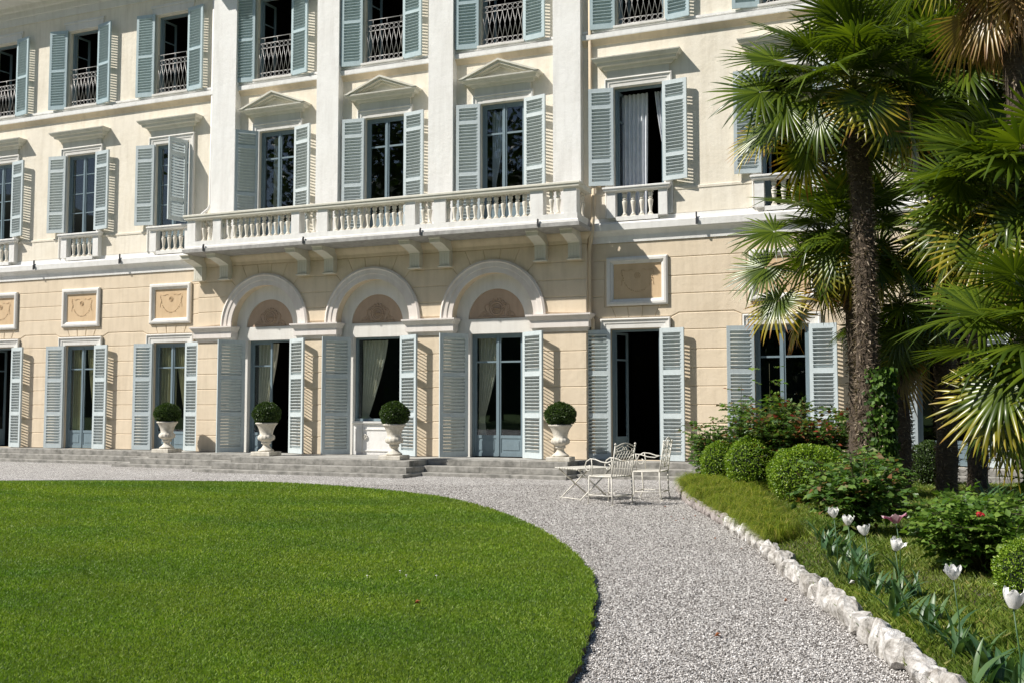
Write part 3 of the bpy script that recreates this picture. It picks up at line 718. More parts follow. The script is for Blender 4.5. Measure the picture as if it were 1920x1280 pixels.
def turfmat():
    m, nt, b, o = nodes_of('turf'); n = noise(nt, 2.2, 5, .7); r = ramp(nt, n.outputs[0], [(.3, (.040, .085, .010)), (.7, (.070, .135, .016))])
    nt.links.new(r.outputs[0], b.inputs['Base Color']); b.inputs['Roughness'].default_value = 1; n2 = noise(nt, 70, 3, .8); bump(nt, b, n2.outputs[0], 1, .03)
turfmat()
mb = MB(); mb.add([(-160, -170, -.05), (160, -170, -.05), (160, 120, -.05), (-160, 120, -.05)], [(0, 1, 2, 3)])
tag(mb.build('ground', 'turf'), kind='structure')
mb = MB(); mb.add([(-45, -40, 0), (16, -40, 0), (16, .1, 0), (-45, .1, 0)], [(0, 1, 2, 3)])
tag(mb.build('gravel_path', 'gravel'), kind='structure')
def catmull(P, n=8, closed=True):
    out = []; m = len(P)
    for i in range(m if closed else m - 1):
        p0, p1, p2, p3 = (P[(i + k) % m] if closed else P[min(max(i + k, 0), m - 1)] for k in (-1, 0, 1, 2))
        for j in range(n):
            t = j / n
            out.append(tuple(.5 * (2 * p1[d] + (p2[d] - p0[d]) * t + (2 * p0[d] - 5 * p1[d] + 4 * p2[d] - p3[d]) * t * t + (3 * p1[d] - p0[d] - 3 * p2[d] + p3[d]) * t ** 3) for d in (0, 1)))
    if not closed: out.append(tuple(P[-1]))
    return out
LAWN = catmull([(-17.26, -7.10), (-15.4, -6.18), (-13.2, -5.59), (-10.75, -5.62), (-7.9, -6.72), (-6.2, -8.17), (-4.55, -10.2), (-3.47, -11.95), (-2.84, -13.25), (-2.45, -14.33), (-2.19, -15.24), (-2.0, -15.97), (-1.87, -16.6), (-1.8, -17.6), (-2.1, -19.5), (-3.2, -22), (-6, -25.5), (-12, -28), (-19, -26.5), (-23.5, -21), (-24, -15.5), (-22.3, -11), (-19.8, -8.5)])
g_ = random.Random(2); LAWN = [(x + g_.uniform(-.018, .018), y + g_.uniform(-.018, .018)) for x, y in LAWN]
LZ = .06
mb = MB(); n = len(LAWN); ce = (-12.5, -16)
rings = [1.0, .995, .93, .8, .6, .35]
vs = [(x, y, -.02) for x, y in LAWN]
for k, q in enumerate(rings): vs += [(ce[0] + (x - ce[0]) * q, ce[1] + (y - ce[1]) * q, LZ - (.012 if k == 0 else 0)) for x, y in LAWN]
vs.append((ce[0], ce[1], LZ)); fs = []
for r in range(len(rings)):
    for i in range(n): j = (i + 1) % n; fs.append((r * n + i, r * n + j, (r + 1) * n + j, (r + 1) * n + i))
for i in range(n): fs.append((len(rings) * n + i, len(rings) * n + (i + 1) % n, len(vs) - 1))
mb.add([(x, y, z) for x, y, z in vs], [f[::-1] for f in fs]); lw = mb.build('lawn', 'turf'); tag(lw, kind='structure')
lw.data.materials.append(MATS['soil'])
for p in lw.data.polygons[:n]: p.material_index = 1
# planting bed
EDGE = catmull([(-3.9, -2.4), (-4.25, -3.4), (-4.05, -4.4), (-3.5, -6.2), (-2.70, -8.24), (-1.97, -10.1), (-1.50, -11.5), (-1.04, -12.95), (-.68, -14.0), (-.38, -14.9), (-.10, -15.75), (.35, -17.2), (.9, -19), (1.5, -21.2), (2.2, -24)], 10, False)
EA_ = np.array(EDGE)
def edgedist(x, y):
    d = np.sqrt(((np.stack([x, y], -1)[..., None, :] - EA_[None]) ** 2).sum(-1)); return d.min(-1)
def bedz(x, y):
    d = edgedist(x, y); t = np.clip(d / 1.1, 0, 1); return .07 + .12 * t * t * (3 - 2 * t) + .012 * np.sin(3.1 * x + 1.3 * y) + .01 * np.sin(5.3 * y - 2 * x)
def bz(x, y): return float(bedz(np.array([x]), np.array([y]))[0])
rows = EDGE; nx = 26; V = []; F = []
for (x, y) in rows:
    for k in range(nx + 1): V.append((x + .04 + (12 - x) * (k / nx) ** 1.6, y))
V = np.array(V); Z = bedz(V[:, 0], V[:, 1]); Z[::nx + 1] = .03
V = np.column_stack([V, Z]); m_ = len(rows)
for i in range(m_ - 1):
    for k in range(nx): a = i * (nx + 1) + k; F.append((a, a + nx + 1, a + nx + 2, a + 1))
bed = npmesh('planting_bed', V, F, 'soil', smooth=True); tag(bed, kind='structure')

# wooded hills facing the villa, unseen: added to darken what the window glass reflects
def hillmat():
    m, nt, b, o = nodes_of('hill_wood'); n = noise(nt, .12, 6, .7); r = ramp(nt, n.outputs[0], [(.35, (.018, .032, .014)), (.65, (.045, .07, .025))])
    nt.links.new(r.outputs[0], b.inputs['Base Color']); b.inputs['Roughness'].default_value = 1
hillmat()
V = []; F = []; nu, nv = 60, 8
for j in range(nv + 1):
    for i in range(nu + 1):
        a = R(-200 + 220 * i / nu); t = j / nv; r_ = 135 + 110 * t; h = (math.sin(math.pi * t / 1.25) ** 1.2) * (36 + 30 * math.exp(-((math.degrees(a) + 112 + (360 if a < -4.5 else 0)) / 14) ** 2) + 3 * math.sin(a * 7) + 6 * math.sin(a * 17 + 1)) if t > 0 else -2
        V.append((r_ * math.cos(a), -10 + r_ * math.sin(a), h))
for j in range(nv):
    for i in range(nu): q = j * (nu + 1) + i; F.append((q, q + 1, q + nu + 2, q + nu + 1))
tag(npmesh('reflection_hills', V, F, 'hill_wood', smooth=True), kind='structure')
# ---------------------------------------------------------------- numpy foliage helpers
def rng(s): return np.random.default_rng(s)
def unit(v): return v / np.maximum(1e-9, np.linalg.norm(v, axis=-1, keepdims=True))
def leaves(P, D, Nn, L, W, fold=.25):
    """one folded leaf (two triangles) at each point P pointing along D with normal Nn"""
    P = np.asarray(P, float); D = unit(np.asarray(D, float)); Nn = np.asarray(Nn, float)
    S_ = unit(np.cross(D, Nn)); Nn = unit(np.cross(S_, D)); L = np.asarray(L)[:, None] * np.ones((len(P), 1)); W = np.asarray(W)[:, None] * np.ones((len(P), 1))
    b = P; t = P + D * L - Nn * L * .12; m = P + D * L * .45
    l = m + S_ * W * .5 + Nn * W * fold; r = m - S_ * W * .5 + Nn * W * fold
    V = np.stack([b, l, t, r], 1).reshape(-1, 3); k = np.arange(len(P))[:, None] * 4
    F = np.concatenate([k + np.array([[0, 1, 2]]), k + np.array([[0, 2, 3]])], 0)
    return V, F
def joinVF(parts):
    V = []; F = []; n = 0
    for v, f in parts: V.append(v); F.append(f + n); n += len(v)
    return np.concatenate(V), np.concatenate(F)
leafmat('box_leaf', [(0, (.030, .062, .012)), (.4, (.055, .115, .016)), (.75, (.085, .165, .022)), (1, (.15, .24, .04))], .35, .3, .5)
leafmat('box_leaf_lime', [(0, (.07, .135, .012)), (.4, (.16, .27, .02)), (.8, (.26, .39, .035)), (1, (.42, .52, .08))], .35, .35, .5)
leafmat('topiary_leaf', [(0, (.022, .045, .010)), (.5, (.045, .085, .016)), (1, (.09, .15, .03))], .4, .25, .45)
leafmat('rose_leaf', [(0, (.045, .10, .026)), (.45, (.095, .185, .042)), (.85, (.18, .28, .06)), (.93, (.17, .14, .05)), (1, (.20, .09, .04))], .5, .35, .35)
leafmat('rose_leaf_red', [(0, (.04, .09, .024)), (.45, (.09, .17, .036)), (.75, (.17, .24, .055)), (.86, (.18, .11, .045)), (1, (.30, .05, .03))], .4, .35, .45)
leafmat('rose_leaf_green', [(0, (.06, .13, .022)), (.5, (.12, .22, .035)), (1, (.22, .32, .06))], .4, .35, .45)
leafmat('ivy_leaf', [(0, (.028, .06, .012)), (.5, (.055, .12, .018)), (1, (.13, .23, .03))], .55, .3, .3)
leafmat('tree_leaf', [(0, (.03, .05, .015)), (.5, (.05, .08, .02)), (1, (.08, .11, .03))], .5, .3, .3)
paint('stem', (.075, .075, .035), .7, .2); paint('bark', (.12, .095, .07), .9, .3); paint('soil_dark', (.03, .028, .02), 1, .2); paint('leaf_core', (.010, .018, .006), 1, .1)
def shrub_ball(cx, cy, cz, rx, ry, rz, n, ls, mat, seed, name, parent=None, lump=.09):
    g = rng(seed); d = unit(g.normal(size=(n, 3))); d[:, 2] = np.where(d[:, 2] < -.75, -d[:, 2], d[:, 2])
    lp = 1 + lump * (np.sin(d[:, 0] * 5 + seed) * np.cos(d[:, 1] * 6 + seed) + .6 * np.sin(d[:, 2] * 9 + d[:, 0] * 7))
    rr = (g.random(n) ** .35 * .22 + .80) * lp; P = np.array([cx, cy, cz]) + d * rr[:, None] * np.array([rx, ry, rz])
    D = unit(d + g.normal(size=(n, 3)) * .8); Nn = unit(d + g.normal(size=(n, 3)) * .6)
    V, F = leaves(P, D, Nn, ls * (.7 + .6 * g.random(n)), ls * .62 * (.7 + .6 * g.random(n)))
    return npmesh(name, V, F, mat, parent)
def core_ball(mb, c, r, k=.8): mb.lathe([(max(.001, k * math.sin(a)), k * -math.cos(a)) for a in [math.pi * i / 8 for i in range(9)]], 12, (0, 0, 0)); n = 9 * 12; mb.v[-n:] = [(c[0] + v[0] * r[0], c[1] + v[1] * r[1], c[2] + v[2] * r[2]) for v in mb.v[-n:]]  # solid ellipsoid filling the middle of a leaf ball, built in near-black
# ---------------------------------------------------------------- urns with clipped box balls
def lobes(r, z, a): return r * (1 + (.10 * abs(math.sin(a * 7)) if .28 < z < .43 else 0))
um = MB(); um.lathe([(.17, .0), (.205, .01), (.21, .035), (.19, .05), (.15, .075), (.105, .12), (.085, .165), (.09, .185), (.125, .20), (.135, .22), (.125, .24), (.12, .255), (.15, .27), (.195, .30), (.215, .34), (.21, .39), (.185, .42), (.175, .44), (.18, .50), (.20, .57), (.235, .64), (.275, .695), (.295, .71), (.30, .73), (.285, .745), (.25, .745), (.22, .66), (.02, .64)], 42, rf=lobes)
UM = um.mesh('urn_bowl'); UM.materials.append(MATS['urn_stone'])
pm = MB(); pm.bbox(-.285, .285, -.285, .285, 0, .10, .012); PM = pm.mesh('plinth'); PM.materials.append(MATS['urn_stone'])
US = [(-18.43, -.99, 26.5, 'leftmost of the four stone urns, standing before the left wing beside a yellow-curtained door'), (-15.04, -1.35, 24.9, 'second stone urn from the left, in front of the open arched doorway'),
      (-11.23, -1.78, 23.1, 'third stone urn from the left, standing before the arched window with the white apron'), (-7.50, -1.0, 22.3, 'rightmost of the four stone urns, beside the closed arched glass door near the garden chairs')]
for k, (x, y, z, lab) in enumerate(US):
    t = thing('garden_urn', lab, 'urn', (x, y, TZ + .002), .03 * k, 'stone urns along the terrace steps')
    for nm, me, dz in (('plinth', PM, 0), ('bowl', UM, .10)):
        o = bpy.data.objects.new(nm, me); COL.objects.link(o); o.parent = t; o.location = (0, 0, dz); o.scale = (.9, .9, .95) if dz else (.93, .93, 1)
    s = 1.03 + .04 * (k % 2)
    nm = ['leftmost', 'second', 'third', 'rightmost'][k]
    tp = thing('box_topiary', ['round clipped box ball in the leftmost urn, before the left wing', 'round clipped box ball in the second urn, in front of the open arched doorway', 'wide clipped box ball in the third urn, overlapping the arched window with white apron', 'dark clipped box ball in the rightmost urn, against the sunlit pier'][k], 'topiary', (x, y, TZ + .765), 0, 'clipped box balls in the urns')
    shrub_ball(0, 0, .25, .305 * s, .305 * s, (.245 + .015 * (k % 3)) * s, 4600, .042, 'topiary_leaf', 20 + k, 'foliage', tp, .05)
    mb = MB(); core_ball(mb, (0, 0, .25), (.305 * s, .305 * s, .245 * s), .86); mb.build('dark_core', 'leaf_core', tp)
    mb = MB(); mb.tube([(0, 0, -.06), (.01, 0, .12)], .03, 8); mb.build('trunk', 'bark', tp)
# ---------------------------------------------------------------- garden furniture
def arcpts(c, r, a0, a1, n=10, sx=1, pl='xz', y=0):
    out = []
    for i in range(n + 1):
        a = R(a0 + (a1 - a0) * i / n); u, v = c[0] + sx * r * math.cos(a), c[1] + r * math.sin(a)
        out.append({'xz': (u, y, v), 'yz': (y, u, v)}[pl])
    return out
def scroll(mb, c, r, turns, a0, y, sx=1, rad=.007, pl='xz'):
    n = int(14 * turns); pts = []
    for i in range(n + 1):
        t = i / n; a = R(a0) + 2 * math.pi * turns * t; q = r * (1 - .8 * t); u, v = c[0] + sx * q * math.cos(a), c[1] + q * math.sin(a)
        pts.append((u, y, v) if pl == 'xz' else (y, u, v))
    mb.tube(pts, rad, 6)
# a chair faces -X in its own space: back at x=+.22, seat x -.25 .. .22, width along y
def seat_mb(w, z=.445):
    mb = MB(); hw = w / 2
    mb.tube([(-.25, -hw, z), (.20, -hw, z), (.20, hw, z), (-.25, hw, z), (-.25, -hw, z)], .011, 6)
    for k in range(9): y = -hw + w * (k + .5) / 9; mb.box(-.25, .20, y - .019, y + .019, z - .002, z + .006)
    return mb
def arm_mb(y, z=.70, cx=-.27):
    mb = MB(); mb.tube([(.22, y, z - .0), (.12, y, z - .035), (0, y, z - .025), (-.12, y, z + .01), (-.22, y, z + .015), (-.30, y, z - .03), (-.335, y, z - .11), (-.29, y, z - .175), (-.23, y, z - .165), (-.215, y, z - .11), (-.25, y, z - .09)], .010, 6)
    mb.tube([(-.20, y, z + .015), (-.185, y, z - .10), (-.19, y, z - .25)], .009, 6); return mb
def chairA():
    t = thing('garden_armchair', 'white iron garden armchair with gothic lattice back and scrolled arms, nearer to the lawn', 'chair', (0, 0, 0), 0, 'white iron chairs on the gravel')
    hw = .25
    seat_mb(.5).build('seat', 'white_metal', t)
    for y in (-hw, hw): arm_mb(y).build('armrest', 'white_metal', t)
    for y in (-hw, hw):
        mb = MB(); mb.tube([(.22, y, .0), (.215, y, .2), (.20, y, .445)], .011, 7); mb.lathe([(.018, 0), (.02, .008), (.012, .015)], 8, (.22, y, 0)); mb.build('leg', 'white_metal', t)
        mb = MB(); mb.tube([(-.27, y, 0), (-.255, y, .2), (-.25, y, .445)], .011, 7); mb.lathe([(.018, 0), (.02, .008), (.012, .015)], 8, (-.27, y, 0)); mb.build('leg', 'white_metal', t)
    mb = MB(); mb.tube([(-.26, -hw, .15), (-.26, hw, .15)], .008, 6); mb.tube([(.217, -hw, .15), (.217, hw, .15)], .008, 6)
    for k in range(8): mb.tube(arcpts((-.16 + k * .045, .15), .02, 0, 360, 10, pl='yz', y=.217), .004, 4)
    for y in (-hw, hw): mb.tube([(-.26, y, .15), (.217, y, .15)], .008, 6)
    mb.build('stretcher', 'white_metal', t)
    mb = MB(); fx = lambda z: .205 + (z - .445) * .16
    def bk(p): return (fx(p[1]), p[0], p[1])
    for y in (-hw, hw): mb.tube([bk((y, .445)), bk((y, .70)), bk((y, .93))], .012, 7); mb.lathe([(.001, -.02), (.018, -.01), (.02, .005), (.001, .022)], 8, bk((y, .955)))
    mb.tube([bk((-hw + 2 * hw * i / 12, .90 + .065 * math.sin(math.pi * i / 12))) for i in range(13)], .010, 6)
    mb.tube([bk((-hw + 2 * hw * i / 12, .80 + .065 * math.sin(math.pi * i / 12))) for i in range(13)], .009, 6)
    mb.tube([bk((-hw + 2 * hw * i / 12, .72 - .03 * math.sin(math.pi * i / 12))) for i in range(13)], .009, 6)
    mb.tube([bk((-hw + .01, .86)), bk((-.05, .93))], .006, 5); mb.tube([bk((hw - .01, .86)), bk((.05, .93))], .006, 5)
    for sd in (-1, 1):
        mb.tube([bk((sd * (.025 + .022 * math.cos(R(a))), .885 + .022 * math.sin(R(a)))) for a in range(0, 361, 30)], .006, 5)
        mb.tube([bk((sd * (.20 + .022 * math.cos(R(a))), .855 + .022 * math.sin(R(a)))) for a in range(0, 361, 30)], .006, 5)
    for k in range(-3, 4):      # interlaced gothic arches
        y = k * .07
        for sd in (-1, 1): mb.tube([bk((y - sd * .0, .71)), bk((y + sd * .035, .775)), bk((y + sd * .085, .825 + .02 * (1 - abs(k) / 3)))], .006, 5) if abs(y + sd * .085) < hw else None
    for k in range(-3, 4):
        y = k * .07; mb.tube([bk((y, .70)), bk((y * .95, .60)), bk((y * .92, .45))], .007, 5)
    mb.build('backrest', 'white_metal', t)
    return t
def chairB():
    t = thing('garden_armchair', 'tall-backed white iron garden armchair with leafy scrollwork back, standing closest to the box shrubs', 'chair', (0, 0, 0), 0, 'white iron chairs on the gravel')
    hw = .25; seat_mb(.5, .47).build('seat', 'white_metal', t)
    for y in (-hw, hw): arm_mb(y, .74).build('armrest', 'white_metal', t)
    for y in (-hw, hw):
        for x0, x1, x2 in ((.24, .215, .20), (-.29, -.23, -.25)):
            mb = MB(); mb.tube([(x0, y, 0), (x1, y, .12), (x1 - .01, y, .3), (x2, y, .47)], .012, 7); mb.lathe([(.02, 0), (.022, .008), (.012, .015)], 8, (x0, y, 0)); mb.build('leg', 'white_metal', t)
    mb = MB(); mb.tube([(-.24, -hw, .14), (-.24, hw, .14)], .008, 6); mb.tube([(.215, -hw, .14), (.215, hw, .14)], .008, 6)
    for y in (-hw, hw): mb.tube([(-.24, y, .14), (.215, y, .14)], .008, 6)
    mb.build('stretcher', 'white_metal', t)
    mb = MB(); fx = lambda z: .205 + (z - .47) * .15
    def bk(p): return (fx(p[1]), p[0], p[1])
    for y in (-hw, hw): mb.tube([bk((y, .47)), bk((y * .97, .70)), bk((y * 1.0, .95))], .012, 7); mb.lathe([(.001, -.02), (.016, -.01), (.018, .005), (.001, .02)], 8, bk((y, .97)))
    mb.tube([bk((-hw + 2 * hw * i / 16, .93 + .10 * math.sin(math.pi * i / 16) ** 1.5)) for i in range(17)], .010, 6)
    mb.tube([bk((-hw, .86)), bk((hw, .86))], .007, 6); mb.tube([bk((-hw, .55)), bk((hw, .55))], .008, 6)
    mb.tube([bk((0, .55)), bk((0, 1.0))], .008, 5)
    for sd in (-1, 1):
        for cy, cz, r in ((.06, .93, .04), (.15, .90, .035), (.07, .80, .045), (.17, .79, .04), (.08, .67, .05), (.18, .66, .035), (.06, .595, .03)):
            mb.tube([bk((sd * (cy + r * (1 - .6 * a / 400) * math.cos(R(a))), cz + r * (1 - .6 * a / 400) * math.sin(R(a)))) for a in range(0, 401, 25)], .0055, 5)
        mb.tube([bk((sd * (.02 + .16 * math.sin(q * 1.6)), .56 + .28 * q)) for q in [i / 8 for i in range(9)]], .006, 5)
        mb.tube([bk((sd * (.20 - .14 * math.sin(q * 1.6)), .56 + .28 * q)) for q in [i / 8 for i in range(9)]], .006, 5)
    mb.build('backrest', 'white_metal', t)
    return t
place(chairA(), (-4.65, -6.59, 0), R(-22))
place(chairB(), (-4.27, -5.52, 0), R(-2))
tb = thing('folding_garden_table', 'low white slatted garden table on crossed folding legs, left of the two iron chairs', 'table', (-5.32, -5.9, 0), R(58))
mb = MB()
for k in range(9): mb.bbox(-.40, .40, -.30 + k * .068, -.245 + k * .068, .515, .53, .003)
mb.box(-.32, -.29, -.29, .29, .495, .514); mb.box(.29, .32, -.29, .29, .495, .514); mb.build('tabletop', 'white_metal', tb)
for y in (-.26, .26):
    for sd in (-1, 1):
        mb = MB(); mb.tube([(-sd * .33, y + .012 * sd, .50), (sd * .33, y + .012 * sd, .008)], .013, 6); mb.build('leg', 'white_metal', tb)
mb = MB(); mb.tube([(-.30, -.26, .03), (-.30, .26, .03)], .009, 6); mb.tube([(.30, -.26, .03), (.30, .26, .03)], .009, 6); mb.build('stretcher', 'white_metal', tb)
# ---------------------------------------------------------------- edging stones
def rockmat():
    m, nt, b, o = nodes_of('limestone'); n = noise(nt, 9, 6, .75); r = ramp(nt, n.outputs[0], [(.32, (.16, .15, .13)), (.46, (.50, .48, .45)), (.62, (.78, .77, .76))])
    n3 = noise(nt, 3, 3, .6, stretch(nt, (6, 6, 1))); r3 = ramp(nt, n3.outputs[0], [(.35, (.62, .58, .55)), (.6, (1, 1, 1))])
    oi = N(nt, 'ShaderNodeObjectInfo'); ro = ramp(nt, oi.outputs['Random'], [(0, (.70, .68, .65)), (.4, (.98, .97, .95)), (1, (1.15, 1.15, 1.15))])
    nt.links.new(mixc(nt, 1.0, mixc(nt, .7, r.outputs[0], mixc(nt, 1.0, r.outputs[0], r3.outputs[0], 'MULTIPLY')), ro.outputs[0], 'MULTIPLY'), b.inputs['Base Color']); b.inputs['Roughness'].default_value = .8
    n2 = noise(nt, 26, 5, .75); bump(nt, b, n2.outputs[0], .7, .03)
    m, nt, b, o = nodes_of('pink_limestone'); n = noise(nt, 12, 5, .7, stretch(nt, (4, 4, 1))); r = ramp(nt, n.outputs[0], [(.3, (.27, .23, .21)), (.55, (.46, .41, .39)), (.72, (.62, .58, .57))])
    nt.links.new(r.outputs[0], b.inputs['Base Color']); b.inputs['Roughness'].default_value = .9; n2 = noise(nt, 30, 4, .7, stretch(nt, (3, 3, 1))); bump(nt, b, n2.outputs[0], .7, .03)
rockmat()
import bmesh
def rock(seed, sx, sy, sz):
    bm = bmesh.new(); bmesh.ops.create_icosphere(bm, subdivisions=3, radius=1); r = random.Random(seed); ps = []
    for k in range(9):
        n = Vector((r.gauss(0, 1), r.gauss(0, 1), r.gauss(0, 1))).normalized(); ps.append((n, r.uniform(.55, .85)))
    ps += [(Vector((0, 0, -1)), .7), (Vector((.15, .1, 1)).normalized(), .58)]
    for v in bm.verts:
        p = v.co.copy()
        for n, d in ps:
            q = p.dot(n) - d
            if q > 0: p -= n * q
        p += Vector((r.gauss(0, .018), r.gauss(0, .018), r.gauss(0, .018)))
        v.co = Vector((p.x * sx, p.y * sy, p.z * sz))
    me = bpy.data.meshes.new('edging_stone'); bm.to_mesh(me); bm.free(); return me
P_ = [Vector((x, y, 0)) for x, y in EDGE]; cum = [0]
for a, b in zip(P_[:-1], P_[1:]): cum.append(cum[-1] + (b - a).length)
def along(s):
    for i in range(len(cum) - 1):
        if cum[i + 1] >= s: t = (s - cum[i]) / (cum[i + 1] - cum[i]); return P_[i].lerp(P_[i + 1], t), (P_[i + 1] - P_[i]).normalized()
    return P_[-1], (P_[-1] - P_[-2]).normalized()
s = 1.3; k = 0; r_ = random.Random(11); ORD = ['first', 'second', 'third', 'fourth', 'fifth', 'sixth', 'seventh', 'eighth', 'ninth', 'tenth', 'eleventh', 'twelfth', 'thirteenth', 'fourteenth', 'fifteenth', 'sixteenth', 'seventeenth', 'eighteenth', 'nineteenth', 'twentieth']
stones = []
while s < 14.6:
    near = min(1, max(0, (s - 6.2) / 5.0)); ln = (.06 + .12 * near) * r_.uniform(.55, 1.6); p, d = along(s + ln / 2)
    if p.y < -21.5: break
    hgt = (.105 + .025 * near) * r_.uniform(.7, 1.3); wd = (.055 + .035 * near) * r_.uniform(.75, 1.3)
    me = rock(100 + k, ln * .72, wd, hgt); me.materials.append(MATS['pink_limestone' if near < .12 else 'limestone'])
    o = bpy.data.objects.new('edging_stone', me); COL.objects.link(o); o.location = (p.x + .01, p.y, .045 + hgt * .25)
    o.rotation_euler = (r_.uniform(-.3, .3), r_.uniform(-.35, .35) , math.atan2(d.y, d.x) + r_.uniform(-.2, .2)); stones.append((o, near, s)); s += ln * 1.02; k += 1
vis = [q for q in stones if q[0].location.y > -16.6 and q[1] > .12]
vis.sort(key=lambda q: q[0].location.y)
lab = {}
for n_, q in enumerate(vis[:20]):
    lab[q[0].name] = '%s white stone of the path edging, counted up from the bottom of the photo' % ORD[n_] if n_ else 'large bright white stone at the bottom end of the path edging'
for o, near, s_ in stones:
    if o.name in lab: l = lab[o.name]; g_ = 'white limestone rocks edging the gravel path'
    elif near <= .12: l = 'small upright pinkish stone in the far stretch of edging beside the lime-green grass'; g_ = 'pinkish stones in the far stretch of edging'
    elif o.location.y <= -16.6: l = 'white edging rock just beside the camera, past the foot of the path'; g_ = 'white edging rocks nearest the camera'
    else: l = 'grey-white stone in the middle stretch of the path edging'; g_ = 'grey-white stones in the middle stretch of edging'
    tag(o, l, 'stone', g_)
# ---------------------------------------------------------------- box balls and rose bushes in the bed
def box_shrub(lab, x, y, rx, rz, n, ls, mat, seed, group='clipped box balls in the bed', ry=None, zc=None):
    z0 = bz(x, y); t = thing('box_shrub', lab, 'shrub', (x, y, z0), 0, group); zc = zc or rz * .92
    shrub_ball(0, 0, zc, rx, ry or rx, rz, n, ls, mat, seed, 'foliage', t, .05)
    mb = MB(); core_ball(mb, (0, 0, zc), (rx, ry or rx, rz), .84); mb.build('dark_core', 'leaf_core', t)
    mb = MB()
    for q in range(4): mb.tube([(0, 0, -.05), (.05 * math.cos(q * 1.6), .05 * math.sin(q * 1.6), zc * .7)], .02, 6)
    mb.build('trunk', 'bark', t)
box_shrub('small bright clipped box ball farthest left in the bed, beside the chairs', -3.42, -4.0, .33, .40, 5500, .034, 'box_leaf_lime', 41)
box_shrub('middle clipped box ball of the three bright ones, upright oval', -2.62, -5.45, .42, .45, 8000, .034, 'box_leaf_lime', 42)
box_shrub('broadest clipped box ball, right of the other two under the rose leaves', -1.55, -7.2, .58, .42, 11500, .034, 'box_leaf_lime', 43, ry=.48)
box_shrub('dark green clipped box ball behind the palm trunks near the wall', .0, -3.3, .32, .38, 4500, .036, 'topiary_leaf', 44)
box_shrub('yellowish low box mound at the right edge of the photo', .66, -14.2, .26, .24, 6500, .02, 'box_leaf_lime', 45)
def rose(lab, x, y, stems, n_side, hgt, spread, ls, mat, seed, lean=(0, 0), name='rose_bush', base_r=.12, dens=1.0, zmin=.22):
    g = rng(seed); z0 = bz(x, y); t = thing(name, lab, 'bush', (x, y, z0)); mb = MB(); PP = []; DD = []; NN = []; LL = []
    for k in range(stems):
        a = g.random() * 2 * math.pi; rr = spread * math.sqrt(g.random()); h = hgt * (.55 + .45 * g.random()) * (1 - .25 * rr / spread)
        p0 = np.array([base_r * math.cos(a) * g.random(), base_r * math.sin(a) * g.random(), -.03]); p3 = np.array([rr * math.cos(a) + lean[0] * h, rr * math.sin(a) + lean[1] * h, h])
        p1 = p0 + np.array([.15 * (p3 - p0)[0], .15 * (p3 - p0)[1], h * .45]); pts = [(1 - u) ** 2 * p0 + 2 * u * (1 - u) * p1 + u * u * p3 for u in np.linspace(0, 1, 8)]
        mb.tube(pts, .009, 5, .003)
        for q in range(int(n_side * dens)):
            u = (zmin + (1 - zmin) * g.random() ** .8); p = (1 - u) ** 2 * p0 + 2 * u * (1 - u) * p1 + u * u * p3
            d = unit(np.array([g.normal(), g.normal(), .35 * g.normal() + .15])); br = ls * (1.2 + 2.2 * g.random()); e = p + d * br
            if g.random() < .3: mb.tube([p, e], .003, 4, .0015)
            sd = unit(np.cross(d, np.array([0, 0, 1.0]))); up = unit(np.cross(sd, d) + g.normal(size=3) * .35)
            for off, dr in ((e, d), (e - d * ls * .55 + sd * .01, unit(d * .5 + sd)), (e - d * ls * .55, unit(d * .5 - sd)), (e - d * ls * 1.1, unit(d * .4 + sd)), (e - d * ls * 1.1, unit(d * .4 - sd))):
                PP.append(off); DD.append(dr + np.array([0, 0, -.25 * g.random()])); NN.append(up + g.normal(size=3) * .25); LL.append(ls * (.75 + .5 * g.random()))
    mb.build('stems', 'stem', t); LL = np.array(LL); V, F = leaves(np.array(PP), np.array(DD), np.array(NN), LL, LL * .68, .12)
    npmesh('foliage', V, F, mat, t); return t
rose('dark green rose bush at the left end of the bed, beside the smallest box ball', -3.75, -3.35, 20, 26, 1.45, .42, .085, 'rose_leaf', 51)
rose('tall rose bush with shoots reaching across the garden-room shutter', -2.95, -3.6, 18, 24, 1.80, .42, .09, 'rose_leaf', 52, (-.10, 0))
rose('big rose bush with reddish young leaves in front of the right glass door', -1.95, -5.1, 70, 30, 1.66, 1.0, .090, 'rose_leaf_red', 53, zmin=.3)
rose('dusty green rose bush standing behind the farthest white tulips', -.72, -10.7, 30, 20, .98, .52, .085, 'rose_leaf', 54, base_r=.06, zmin=.42)
rose('rose bush with pinkish-edged leaves at the foot of the two palm trunks', -.62, -8.9, 18, 16, .95, .38, .085, 'rose_leaf', 57, zmin=.3)
rr = rose('broad bright green rose bush at the right side of the photo', .42, -12.9, 64, 22, .72, .62, .062, 'rose_leaf_green', 55, base_r=.08, zmin=.45)
rose('taller green rose bush behind the right-hand one, below the drooping palm fans', 1.05, -11.6, 32, 20, .95, .5, .075, 'rose_leaf_green', 56, zmin=.35)
rose('thin tall rose shoots rising in front of the closed glass door of the right wing', -2.3, -5.45, 4, 15, 2.4, .14, .085, 'rose_leaf_green', 58, zmin=.5)
rose('two thin rose shoots standing up against the plain wall left of the door shutter', -3.1, -3.9, 3, 12, 1.95, .16, .08, 'rose_leaf_red', 59, zmin=.5)
# small loose rose bloom
mb = MB()
for a in range(7): mb.lathe([(.004, 0), (.02, .01), (.024, .03), (.012, .045)], 8, (.012 * math.cos(a), .012 * math.sin(a), .004 * a)) if a < 4 else None
paint('red_petal', (.35, .012, .015), .6, .1)
o = mb.build('rose_bloom', 'red_petal'); o.location = (.36, -13.4, .68); tag(o, 'single small red rose bloom on top of the bright green bush', 'flower')
